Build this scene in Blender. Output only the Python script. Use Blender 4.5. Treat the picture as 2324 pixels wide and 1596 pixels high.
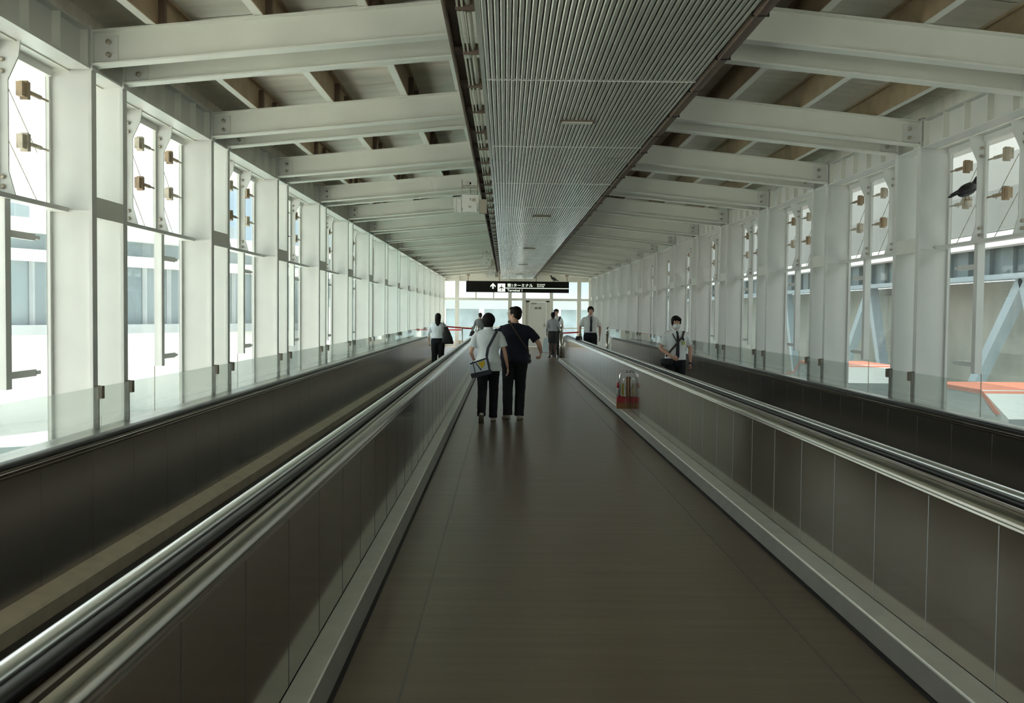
import bpy, math, random
from mathutils import Vector, Matrix, Quaternion
random.seed(7)
S = bpy.context.scene
for o in list(bpy.data.objects): bpy.data.objects.remove(o)
COL = S.collection
PI = math.pi

# ---------------------------------------------------------------- camera
FPX, CX, CY, EYE = 2255.0, 1162.0, 798.0, 1.6
d = Vector(((1145.4 - CX) / FPX, -(710.7 - CY) / FPX, -1.0)).normalized()
u = Vector((0.010, 1.0, 0.0)); u = (u - d * u.dot(d)).normalized()
r = d.cross(u)
cam_data = bpy.data.cameras.new('camera')
cam_data.sensor_width = 36.0; cam_data.sensor_fit = 'HORIZONTAL'
cam_data.lens = FPX / 2324.0 * 36.0
cam_data.clip_start = 0.05; cam_data.clip_end = 1000
cam = bpy.data.objects.new('camera', cam_data); COL.objects.link(cam)
M = Matrix((r, d, u)).to_4x4(); M.translation = Vector((0, 0, EYE))
cam.matrix_world = M
S.camera = cam

# ---------------------------------------------------------------- exposure, sky
S.view_settings.view_transform = 'Standard'; S.view_settings.look = 'None'
S.view_settings.gamma = 1.0; S.view_settings.use_curve_mapping = False
S.view_settings.exposure = 0.72
W = bpy.data.worlds.new('sky'); S.world = W; W.use_nodes = True
nt = W.node_tree; nt.nodes.clear()
out = nt.nodes.new('ShaderNodeOutputWorld'); bg = nt.nodes.new('ShaderNodeBackground')
tc = nt.nodes.new('ShaderNodeTexCoord'); noi = nt.nodes.new('ShaderNodeTexNoise')
noi.inputs['Scale'].default_value = 2.2; noi.inputs['Detail'].default_value = 3
rmp = nt.nodes.new('ShaderNodeValToRGB')
rmp.color_ramp.elements[0].position = 0.37; rmp.color_ramp.elements[0].color = (0.27, 0.38, 0.47, 1)
rmp.color_ramp.elements[1].position = 0.56; rmp.color_ramp.elements[1].color = (0.92, 0.97, 1.0, 1)
nt.links.new(tc.outputs['Generated'], noi.inputs['Vector'])
nt.links.new(noi.outputs['Fac'], rmp.inputs['Fac'])
nt.links.new(rmp.outputs['Color'], bg.inputs['Color'])
# hazy sky, made slightly brighter left and behind the camera to light the columns
dt = nt.nodes.new('ShaderNodeVectorMath'); dt.operation = 'DOT_PRODUCT'
dt.inputs[1].default_value = Vector((-0.78, -0.52, 0.35)).normalized()
nt.links.new(tc.outputs['Generated'], dt.inputs[0])
mr = nt.nodes.new('ShaderNodeMapRange'); mr.interpolation_type = 'SMOOTHSTEP'
mr.inputs['From Min'].default_value = -0.45; mr.inputs['From Max'].default_value = 0.95
mr.inputs['To Min'].default_value = 1.65; mr.inputs['To Max'].default_value = 1.75
nt.links.new(dt.outputs['Value'], mr.inputs['Value'])
nt.links.new(mr.outputs['Result'], bg.inputs['Strength'])
nt.links.new(bg.outputs[0], out.inputs[0])
sun_d = bpy.data.lights.new('sun', 'SUN'); sun_d.energy = 10.0; sun_d.angle = 0.02; sun_d.color = (1.0, 0.97, 0.90)  # sun added ahead, missing the windows, so ground bounce brightens the ceiling
sun = bpy.data.objects.new('sun', sun_d); COL.objects.link(sun)
sun.rotation_euler = Vector((0.10, -0.45, -0.88)).to_track_quat('-Z', 'Y').to_euler()
S.cycles.max_bounces = 8; S.cycles.diffuse_bounces = 5; S.cycles.glossy_bounces = 4
S.cycles.transparent_max_bounces = 24; S.cycles.transmission_bounces = 4
S.cycles.caustics_reflective = False; S.cycles.caustics_refractive = False
S.cycles.use_denoising = True

# ---------------------------------------------------------------- materials
def mat(name, col, rough=0.5, metal=0.0, spec=0.5, noise=0.0, nscale=20, bump=0.0, bscale=60, stretch=None, coat=0.0, emis=None):
    m = bpy.data.materials.new(name); m.use_nodes = True
    n = m.node_tree; b = n.nodes['Principled BSDF']
    b.inputs['Base Color'].default_value = (*col, 1)
    b.inputs['Roughness'].default_value = rough; b.inputs['Metallic'].default_value = metal
    b.inputs['Specular IOR Level'].default_value = spec
    b.inputs['Coat Weight'].default_value = coat
    if noise or bump:
        t = n.nodes.new('ShaderNodeTexCoord'); mp = n.nodes.new('ShaderNodeMapping')
        n.links.new(t.outputs['Object'], mp.inputs[0])
        if stretch: mp.inputs['Scale'].default_value = stretch
        if noise:
            x = n.nodes.new('ShaderNodeTexNoise'); x.inputs['Scale'].default_value = nscale; x.inputs['Detail'].default_value = 4
            n.links.new(mp.outputs[0], x.inputs['Vector'])
            cr = n.nodes.new('ShaderNodeValToRGB')
            cr.color_ramp.elements[0].position = 0.3; cr.color_ramp.elements[1].position = 0.7
            cr.color_ramp.elements[0].color = tuple(c * (1 - noise) for c in col) + (1,)
            cr.color_ramp.elements[1].color = tuple(min(1, c * (1 + noise)) for c in col) + (1,)
            n.links.new(x.outputs['Fac'], cr.inputs[0]); n.links.new(cr.outputs[0], b.inputs['Base Color'])
        if bump:
            y = n.nodes.new('ShaderNodeTexNoise'); y.inputs['Scale'].default_value = bscale
            n.links.new(mp.outputs[0], y.inputs['Vector'])
            bp = n.nodes.new('ShaderNodeBump'); bp.inputs['Strength'].default_value = bump; bp.inputs['Distance'].default_value = 0.01
            n.links.new(y.outputs['Fac'], bp.inputs['Height']); n.links.new(bp.outputs[0], b.inputs['Normal'])
    if emis:
        b.inputs['Emission Color'].default_value = (*emis[0], 1); b.inputs['Emission Strength'].default_value = emis[1]
    return m

def glass_mat(name, tint, haze=0.0, refl=1.0, hazecol=(0.8, 0.85, 0.85)):
    m = bpy.data.materials.new(name); m.use_nodes = True
    n = m.node_tree; n.nodes.clear()
    o = n.nodes.new('ShaderNodeOutputMaterial')
    tr = n.nodes.new('ShaderNodeBsdfTransparent'); tr.inputs[0].default_value = (*tint, 1)
    gl = n.nodes.new('ShaderNodeBsdfGlossy'); gl.inputs['Roughness'].default_value = 0.02
    fr = n.nodes.new('ShaderNodeLayerWeight'); fr.inputs['Blend'].default_value = 0.5
    pw = n.nodes.new('ShaderNodeMath'); pw.operation = 'POWER'; pw.inputs[1].default_value = 5.0
    mul = n.nodes.new('ShaderNodeMath'); mul.operation = 'MULTIPLY_ADD'; mul.inputs[1].default_value = 0.75 * refl; mul.inputs[2].default_value = 0.03 * refl
    n.links.new(fr.outputs['Facing'], pw.inputs[0])
    mx = n.nodes.new('ShaderNodeMixShader')
    n.links.new(pw.outputs[0], mul.inputs[0]); n.links.new(mul.outputs[0], mx.inputs[0])
    if haze:
        df = n.nodes.new('ShaderNodeBsdfDiffuse'); df.inputs[0].default_value = (*hazecol, 1)
        tl = n.nodes.new('ShaderNodeBsdfTranslucent'); tl.inputs[0].default_value = (*hazecol, 1)
        ad = n.nodes.new('ShaderNodeMixShader'); ad.inputs[0].default_value = 0.5
        n.links.new(df.outputs[0], ad.inputs[1]); n.links.new(tl.outputs[0], ad.inputs[2])
        m0 = n.nodes.new('ShaderNodeMixShader'); m0.inputs[0].default_value = haze
        n.links.new(tr.outputs[0], m0.inputs[1]); n.links.new(ad.outputs[0], m0.inputs[2])
        n.links.new(m0.outputs[0], mx.inputs[1])
    else:
        n.links.new(tr.outputs[0], mx.inputs[1])
    n.links.new(gl.outputs[0], mx.inputs[2]); n.links.new(mx.outputs[0], o.inputs[0])
    return m

PAINT = mat('painted_steel', (0.75, 0.765, 0.695), 0.42, noise=0.03, nscale=3, bump=0.05, bscale=180)
PAINT2 = mat('painted_steel_light', (0.665, 0.675, 0.64), 0.40, noise=0.03, nscale=4)
CLAMPW = mat('clamp_steel', (0.52, 0.46, 0.36), 0.5, noise=0.3, nscale=18)
CLAMPD = mat('guard_clamp_brown', (0.16, 0.13, 0.09), 0.5)
RUSTY = mat('stained_steel', (0.34, 0.25, 0.16), 0.55, noise=0.35, nscale=9)
DECK = mat('roof_deck_paint', (0.82, 0.79, 0.70), 0.6, noise=0.10, nscale=2.2, stretch=(0.4, 3, 1))
PURLIN = mat('purlin_paint', (0.36, 0.27, 0.17), 0.5, noise=0.15, nscale=5)
BOLT = mat('bolt_steel', (0.42, 0.38, 0.30), 0.4, metal=0.3, noise=0.3, nscale=40)
STEEL = mat('stainless_panel', (0.46, 0.43, 0.38), 0.10, metal=1.0, bump=0.01, bscale=3, stretch=(1, 3, 0.25))
STEEL_SOFT = mat('stainless_deck', (0.50, 0.50, 0.46), 0.28, metal=1.0, noise=0.06, nscale=6)
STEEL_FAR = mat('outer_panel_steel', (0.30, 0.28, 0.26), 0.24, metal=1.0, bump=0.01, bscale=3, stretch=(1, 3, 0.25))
SEAM_DARK = mat('panel_joint_dark', (0.07, 0.065, 0.055), 0.4)
STEEL_SEAM = mat('panel_joint', (0.50, 0.52, 0.50), 0.5)
DECKM = mat('balustrade_deck', (0.84, 0.82, 0.72), 0.34, metal=0.25, noise=0.06, nscale=6)
BRONZE = mat('rail_deck_bronze', (0.11, 0.085, 0.06), 0.25, metal=0.8)
CAP = mat('rail_cap_steel', (0.88, 0.90, 0.90), 0.24, metal=1.0)
TRIM = mat('rail_trim_steel', (0.50, 0.47, 0.42), 0.16, metal=1.0)
RUBBER = mat('handrail_rubber', (0.010, 0.010, 0.010), 0.42, spec=0.5)
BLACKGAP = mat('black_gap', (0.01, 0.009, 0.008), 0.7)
KICK = mat('kick_plate', (0.17, 0.16, 0.135), 0.5, metal=0.2, noise=0.1, nscale=5)
SKIRT = mat('skirt_steel', (0.86, 0.75, 0.60), 0.45, metal=0.05, noise=0.08, nscale=7)
BELT = mat('belt_rubber', (0.012, 0.012, 0.013), 0.5)
FLOOR = mat('corridor_floor', (0.175, 0.128, 0.088), 0.30, spec=0.5, noise=0.16, nscale=2.2, stretch=(0.35, 6, 1), bump=0.04, bscale=9)
GLASS = glass_mat('window_glass', (0.94, 0.95, 0.93), haze=0.02, refl=0.8)
GUARD = glass_mat('guard_glass', (0.93, 0.95, 0.93), haze=0.13, refl=0.9, hazecol=(0.70, 0.73, 0.70))
SLAT = mat('ceiling_slat', (0.55, 0.56, 0.49), 0.19, metal=0.45, noise=0.04, nscale=3)
SLATBACK = mat('ceiling_slat_backing', (0.17, 0.12, 0.09), 0.5)
BROWN = mat('trough_brown', (0.13, 0.09, 0.065), 0.5, noise=0.2, nscale=8)
TUBE = mat('unlit_tube', (0.66, 0.66, 0.56), 0.3)
SIGNBLK = mat('sign_black', (0.006, 0.005, 0.004), 0.6, spec=0.2)
SIGNWHT = mat('sign_white', (0.80, 0.82, 0.74), 0.5, emis=((0.9, 1.0, 0.85), 0.55))  # white sign areas given a faint glow of their own
WHITE = mat('white_plastic', (0.62, 0.62, 0.56), 0.45, noise=0.05, nscale=15)
DOORP = mat('door_paint', (0.78, 0.82, 0.78), 0.45)
FRAMEP = mat('end_frame_paint', (0.80, 0.80, 0.73), 0.45)
RED = mat('red_tape', (0.62, 0.02, 0.03), 0.5)
CHROME = mat('chrome', (0.75, 0.75, 0.73), 0.12, metal=1.0)

# ---------------------------------------------------------------- mesh builder
class MB:
    def __init__(s): s.v = []; s.f = []; s.sm = []
    def add(s, vs, fs, smooth=False):
        n = len(s.v); s.v += [tuple(v) for v in vs]
        s.f += [tuple(i + n for i in f) for f in fs]; s.sm += [smooth] * len(fs); return s
    def box(s, x0, x1, y0, y1, z0, z1):
        if x0 > x1: x0, x1 = x1, x0
        if y0 > y1: y0, y1 = y1, y0
        if z0 > z1: z0, z1 = z1, z0
        v = [(x0,y0,z0),(x1,y0,z0),(x1,y1,z0),(x0,y1,z0),(x0,y0,z1),(x1,y0,z1),(x1,y1,z1),(x0,y1,z1)]
        return s.add(v, [(0,3,2,1),(4,5,6,7),(0,1,5,4),(1,2,6,5),(2,3,7,6),(3,0,4,7)])
    def obox(s, a, b, w, h, up=Vector((0,0,1))):
        a, b = Vector(a), Vector(b); t = (b - a).normalized(); sd = t.cross(up)
        if sd.length < 1e-4: sd = Vector((1,0,0))
        sd.normalize(); n = sd.cross(t).normalized()
        v = []
        for p in (a, b):
            for i, j in ((-1,-1),(1,-1),(1,1),(-1,1)): v.append(p + sd * (i * w / 2) + n * (j * h / 2))
        return s.add(v, [(0,3,2,1),(4,5,6,7),(0,1,5,4),(1,2,6,5),(2,3,7,6),(3,0,4,7)])
    def prism(s, prof, y0, y1):   # profile in XZ, run along Y
        n = len(prof); v = [(x, y0, z) for x, z in prof] + [(x, y1, z) for x, z in prof]
        f = [(i, (i + 1) % n, (i + 1) % n + n, i + n) for i in range(n)]
        f += [tuple(range(n))[::-1], tuple(range(n, 2 * n))]
        return s.add(v, f)
    def strip(s, prof, y0, y1, smooth=False):  # open profile sheet
        n = len(prof); v = [(x, y0, z) for x, z in prof] + [(x, y1, z) for x, z in prof]
        return s.add(v, [(i, i + 1, i + 1 + n, i + n) for i in range(n - 1)], smooth)
    def plate_xz(s, prof, y0, y1): return s.prism(prof, y0, y1)
    def tube(s, pts, rad, seg=8, flat=None, cap=True, flatdir=None):
        pts = [Vector(p) for p in pts]; n = len(pts)
        if not hasattr(rad, '__len__'): rad = [rad] * n
        prev = None; rings = []
        for i, p in enumerate(pts):
            t = (pts[min(i + 1, n - 1)] - pts[max(i - 1, 0)]).normalized()
            if prev is None:
                ref = flatdir if flatdir is not None else (Vector((0, 0, 1)) if abs(t.z) < 0.9 else Vector((1, 0, 0)))
                a = (ref - t * ref.dot(t)).normalized()
            else: a = (prev - t * prev.dot(t)).normalized()
            prev = a; b = t.cross(a); rr = rad[i]; fl = flat if flat else 1.0
            rings.append([p + a * (math.cos(q) * rr * fl) + b * (math.sin(q) * rr) for q in [2 * PI * k / seg for k in range(seg)]])
        v = [x for rg in rings for x in rg]; f = []
        for i in range(n - 1):
            for k in range(seg):
                f.append((i*seg+k, i*seg+(k+1)%seg, (i+1)*seg+(k+1)%seg, (i+1)*seg+k))
        if cap: f += [tuple(range(seg))[::-1], tuple(range((n-1)*seg, n*seg))]
        return s.add(v, f, True)
    def rings(s, rs, seg=20):     # rs: (cx,cy,cz,rx,ry)
        v = []
        for cx, cy, cz, rx, ry in rs:
            for k in range(seg):
                q = 2 * PI * k / seg; v.append((cx + rx * math.cos(q), cy + ry * math.sin(q), cz))
        f = []
        for i in range(len(rs) - 1):
            for k in range(seg): f.append((i*seg+k, i*seg+(k+1)%seg, (i+1)*seg+(k+1)%seg, (i+1)*seg+k))
        f += [tuple(range(seg))[::-1], tuple(range((len(rs)-1)*seg, len(rs)*seg))]
        return s.add(v, f, True)
    def ell(s, c, rad, seg=16, rot=None):
        c = Vector(c); v = []; f = []; m = seg // 2
        for i in range(1, m):
            th = PI * i / m
            for k in range(seg):
                q = 2 * PI * k / seg
                p = Vector((math.sin(th) * math.cos(q) * rad[0], math.sin(th) * math.sin(q) * rad[1], math.cos(th) * rad[2]))
                if rot: p = rot @ p
                v.append(c + p)
        t = Vector((0, 0, rad[2])); b = Vector((0, 0, -rad[2]))
        if rot: t = rot @ t; b = rot @ b
        v += [c + t, c + b]; T = len(v) - 2; B = T + 1
        for i in range(m - 2):
            for k in range(seg): f.append((i*seg+k, (i+1)*seg+k, (i+1)*seg+(k+1)%seg, i*seg+(k+1)%seg))
        for k in range(seg):
            f.append((T, k, (k+1)%seg)); f.append((B, (m-2)*seg+(k+1)%seg, (m-2)*seg+k))
        return s.add(v, f, True)
    def cyl(s, a, b, rad, seg=12): return s.tube([a, b], rad, seg)
    def mesh(s, name, m):
        me = bpy.data.meshes.new(name); me.from_pydata(s.v, [], s.f)
        me.polygons.foreach_set('use_smooth', s.sm); me.update()
        if m: me.materials.append(m)
        return me
    def build(s, name, m, parent=None):
        o = bpy.data.objects.new(name, s.mesh(name, m)); COL.objects.link(o)
        if parent: o.parent = parent
        return o

def tag(o, label=None, cat=None, group=None, kind=None):
    if label: o['label'] = label
    if cat: o['category'] = cat
    if group: o['group'] = group
    if kind: o['kind'] = kind
    return o
def empty(name, loc=(0, 0, 0), rz=0.0, **k):
    o = bpy.data.objects.new(name, None); COL.objects.link(o); o.location = loc; o.rotation_euler = (0, 0, rz)
    o.empty_display_size = 0.1
    return tag(o, **k)
ORD = ['first', 'second', 'third', 'fourth', 'fifth', 'sixth', 'seventh', 'eighth', 'ninth', 'tenth', 'eleventh', 'twelfth',
       'thirteenth', 'fourteenth', 'fifteenth', 'sixteenth', 'seventeenth', 'eighteenth', 'nineteenth', 'twentieth']
def nth(i): return ORD[i] if i < len(ORD) else str(i + 1) + 'th'

# ---------------------------------------------------------------- dimensions
XL, XR, XM = -2.80, 3.96, 0.58     # inner faces of the steel columns, corridor axis
Y0, BAY, NF = 6.80, 2.745, 15      # first frame in view, spacing, frames in view
K0 = -4                            # frames behind the camera that still light the hall
YB = Y0 + K0 * BAY - 1.4           # rear end of the hall
YE = 47.6                          # end wall
ZB = 3.235                         # underside of beams at the columns
SLOPE = 0.097
def zb(x): return ZB + (min(x - XL, XR - x)) * SLOPE
PAIR = 0.55

# ---------------------------------------------------------------- structure: floor, roof deck
f = MB().box(XL - 0.45, XR + 0.45, YB, YE + 0.3, -0.25, 0.0)
tag(f.build('floor', FLOOR), kind='structure')
for sx, nm in ((-1, 'trim_1'), (1, 'trim_2')):
    x = -0.42 if sx < 0 else 1.50
    m = MB().box(x - 0.006, x + 0.006, YB, 33.4, 0.0, 0.0015)
    tag(m.build(nm, mat('floor_line_' + nm, (0.12, 0.105, 0.085), 0.35)), kind='structure')
# roof deck: folded sheet with shallow cross joints
dz = 0.46
m = MB()
y = YB
while y < YE + 0.6:
    y2 = min(y + 0.62, YE + 0.6)
    for (xa, xb) in ((XL - 0.5, XM), (XM, XR + 0.5)):
        za = zb(xa) + dz; zc = zb(xb) + dz
        v = [(xa, y, za), (xb, y, zc), (xb, y2 - 0.012, zc), (xa, y2 - 0.012, za), (xb, y2, zc + 0.02), (xa, y2, za + 0.02)]
        v += [(p[0], p[1], p[2] + 0.06) for p in v[:4]]
        m.add(v, [(0, 3, 2, 1), (3, 5, 4, 2), (6, 7, 8, 9)])
    y = y2
m.prism([(XL - 0.5, zb(XL - 0.5) + dz + 0.05), (XM, zb(XM) + dz + 0.05), (XR + 0.5, zb(XR + 0.5) + dz + 0.05), (XR + 0.5, zb(XR + 0.5) + dz + 0.15), (XM, zb(XM) + dz + 0.15), (XL - 0.5, zb(XL - 0.5) + dz + 0.15)], YB, YE + 0.6)
tag(m.build('ceiling', DECK), kind='structure')
for s_, nm in ((1, 'trim_5'), (-1, 'trim_6')):     # roof overhang outside the glass
    x = XL - 0.34 if s_ > 0 else XR + 0.34
    tag(MB().box(x, x - s_ * 0.95, YB, YE + 0.3, 3.47, 3.62).build(nm, PAINT), kind='structure')
for s_, nm in ((1, 'trim_3'), (-1, 'trim_4')):     # closure plates between eave beams and roof
    x = XL - 0.16 if s_ > 0 else XR + 0.16
    tag(MB().box(x, x - s_ * 0.01, YB, YE + 0.1, ZB - 0.03, zb(x) + dz + 0.04).build(nm, DECK), kind='structure')
tag(MB().box(XL - 0.3, XR + 0.3, YB - 0.02, YB, 0.6, 3.45).build('window_49', GLASS), kind='structure')  # unseen rear glazing, added to light the faces turned towards the camera
m = MB().box(XL - 0.4, XR + 0.4, YB - 0.1, YB, 0, 0.6); m.box(XL - 0.4, XR + 0.4, YB - 0.1, YB, 3.45, 4.2)
for q in range(5): m.box(XL - 0.3 + q * 1.80, XL - 0.18 + q * 1.80, YB - 0.1, YB, 0.6, 3.45)
tag(m.build('wall_back', PAINT), kind='structure')  # unseen back wall, framed open around the added glazing

# ---------------------------------------------------------------- steel column pairs
def column_meshes(s):
    # s = +1 left wall (inner face at x=0, body towards -x); mirrored for the right wall by s = -1
    def X(x): return x * s
    D = 0.285
    z1 = ZB + 0.27
    col = MB()
    for y in (0.0, PAIR):
        col.box(X(0), X(-0.022), y - 0.02, y + 0.058, 0.0, z1)            # inner flange
        col.box(X(-0.022), X(-D), y + 0.010, y + 0.026, 0.0, z1)           # web
        col.box(X(-D), X(-D - 0.025), y - 0.02, y + 0.058, 0.0, z1)        # outer flange
    cols = []
    for y in (0.0, PAIR):
        c = MB()
        c.box(X(0), X(-0.022), y - 0.02, y + 0.058, 0.0, z1)
        c.box(X(-0.020), X(-D), y + 0.010, y + 0.026, 0.0, z1)
        c.box(X(-D), X(-D - 0.025), y - 0.02, y + 0.058, 0.0, z1)
        c.box(X(-0.02), X(-D), y - 0.018, y + 0.012, 2.255, 2.268)         # small stiffener
        cols.append(c.mesh('column', PAINT2))
    t = MB()
    t.box(X(-0.002), X(-0.020), 0.050, PAIR - 0.018, 2.225, 2.365)         # tie plate
    dg = MB().box(X(-0.02), X(-D), 0.03, PAIR + 0.01, 2.285, 2.30)
    tp = MB().box(X(-0.004), X(-D), 0.03, PAIR + 0.01, ZB - 0.02, ZB - 0.005)
    return cols, t.mesh('tie_plate', PAINT), dg.mesh('diaphragm_plate', PAINT2), tp.mesh('top_plate', PAINT2)
COLM = {1: column_meshes(1), -1: column_meshes(-1)}
def side_word(s): return 'left' if s > 0 else 'right'
for s in (1, -1):
    n = 0
    for k in range(K0, NF):
        y = Y0 + k * BAY
        vis = k >= (0 if s > 0 else 1)
        if vis:
            lab = 'pale steel column pair on the %s wall, %s from the camera' % (side_word(s), nth(n)); n += 1
        else:
            lab = 'pale steel column pair of the %s wall behind the view, %s back' % (side_word(s), nth(-k if s > 0 else -k + 1))
        e = empty('steel_column_pair', (XL if s > 0 else XR, y, 0), label=lab, cat='column', group='steel column pairs along the %s wall' % side_word(s))
        for c in COLM[s][0]:
            o = bpy.data.objects.new('column', c); COL.objects.link(o); o.parent = e
        for q, nm in ((1, 'tie_plate'), (2, 'diaphragm_plate'), (3, 'top_plate')):
            o = bpy.data.objects.new(nm, COLM[s][q]); COL.objects.link(o); o.parent = e

# ---------------------------------------------------------------- roof beams (one per side per column)
def beam_mesh(s):
    # local origin at column inner face, underside; rises to the ridge. s=+1 left half
    L = XM - XL
    m = MB(); H = 0.235
    def seg(x0, x1, y0, y1, z0, z1):
        v = []
        for x in (x0, x1):
            for (yy, zz) in ((y0, z0), (y1, z0), (y1, z1), (y0, z1)): v.append((x * s, yy, zz + x * SLOPE))
        m.add(v, [(0,3,2,1),(4,5,6,7),(0,1,5,4),(1,2,6,5),(2,3,7,6),(3,0,4,7)])
    seg(0.012, L, -0.055, 0.055, 0.0, 0.012)      # bottom flange
    seg(0.012, L, -0.055, 0.055, H - 0.012, H)    # top flange
    seg(0.012, L, -0.005, 0.005, 0.012, H - 0.012)
    p = MB(); b = MB()
    v = []
    p.box(0.0, 0.012 * s, -0.05, 0.05, -0.03, H + 0.02)
    p.box(0.012 * s, 0.17 * s, -0.014, -0.005, 0.035, H - 0.02)
    for x in (0.075, 0.125):
        for z in (0.08, 0.165):
            if x == 0.125: b.cyl((0.11 * s, -0.034, z), (0.11 * s, -0.012, z), 0.018, 6); b.cyl((0.11*s, -0.042, z), (0.11*s, -0.03, z), 0.010, 8)
    return m.mesh('beam', PAINT), p.mesh('end_plate', PAINT2), b.mesh('bolt', BOLT)
BM = {1: beam_mesh(1), -1: beam_mesh(-1)}
for s in (1, -1):
    for k in range(-1, NF):
        for j, yy in enumerate((0.018, PAIR + 0.018)):
            y = Y0 + k * BAY + yy
            w = 'nearer' if j == 0 else 'farther'
            if k >= 0: lab = 'grey roof beam on the %s, %s of the %s pair from the camera' % (side_word(s), w, nth(k))
            else: lab = 'grey roof beam on the %s, %s of the pair just above the camera view' % (side_word(s), w)
            e = empty('roof_beam', (XL if s > 0 else XR, y, ZB), label=lab, cat='beam', group='paired roof beams')
            for me, nm in zip(BM[s], ('beam', 'end_plate', 'bolt')):
                o = bpy.data.objects.new(nm, me); COL.objects.link(o); o.parent = e
# purlins above the beams
PX = [-2.36, -1.64, -0.94, -0.42]
for s in (1, -1):
    for i, x in enumerate(PX):
        xx = x if s > 0 else 2 * XM - x
        z = zb(xx) + 0.235
        H = dz - 0.235
        m = MB()
        m.box(xx - 0.004, xx + 0.004, -4.0, YE, z, z + H)
        m.box(xx - 0.035, xx + 0.035, -4.0, YE, z + H - 0.02, z + H)
        if i == 3: m.box(xx - 0.07, xx + 0.07, -4.0, YE, z + 0.06, z + H)
        o = m.build('purlin', PURLIN if i < 3 else BROWN)
        MB().box(xx - 0.004 if s > 0 else xx + 0.004, xx - 0.065 if s > 0 else xx + 0.065, -4.0, YE, z, z + 0.008).build('bottom_flange', PAINT, o)
        cm_ = MB().box(0.004, 0.05, -0.02, 0.02, 0, H * 0.8).mesh('cleat', BROWN)
        for k in range(-1, 9):
            for yy in (0.018, PAIR + 0.018):
                c = bpy.data.objects.new('cleat', cm_); COL.objects.link(c); c.parent = o; c.location = (xx, Y0 + k*BAY + yy, z)
        tag(o, 'brown roof purlin running lengthwise on the %s, %s from the eave' % (side_word(s), nth(i)), 'purlin', 'roof purlins')

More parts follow.
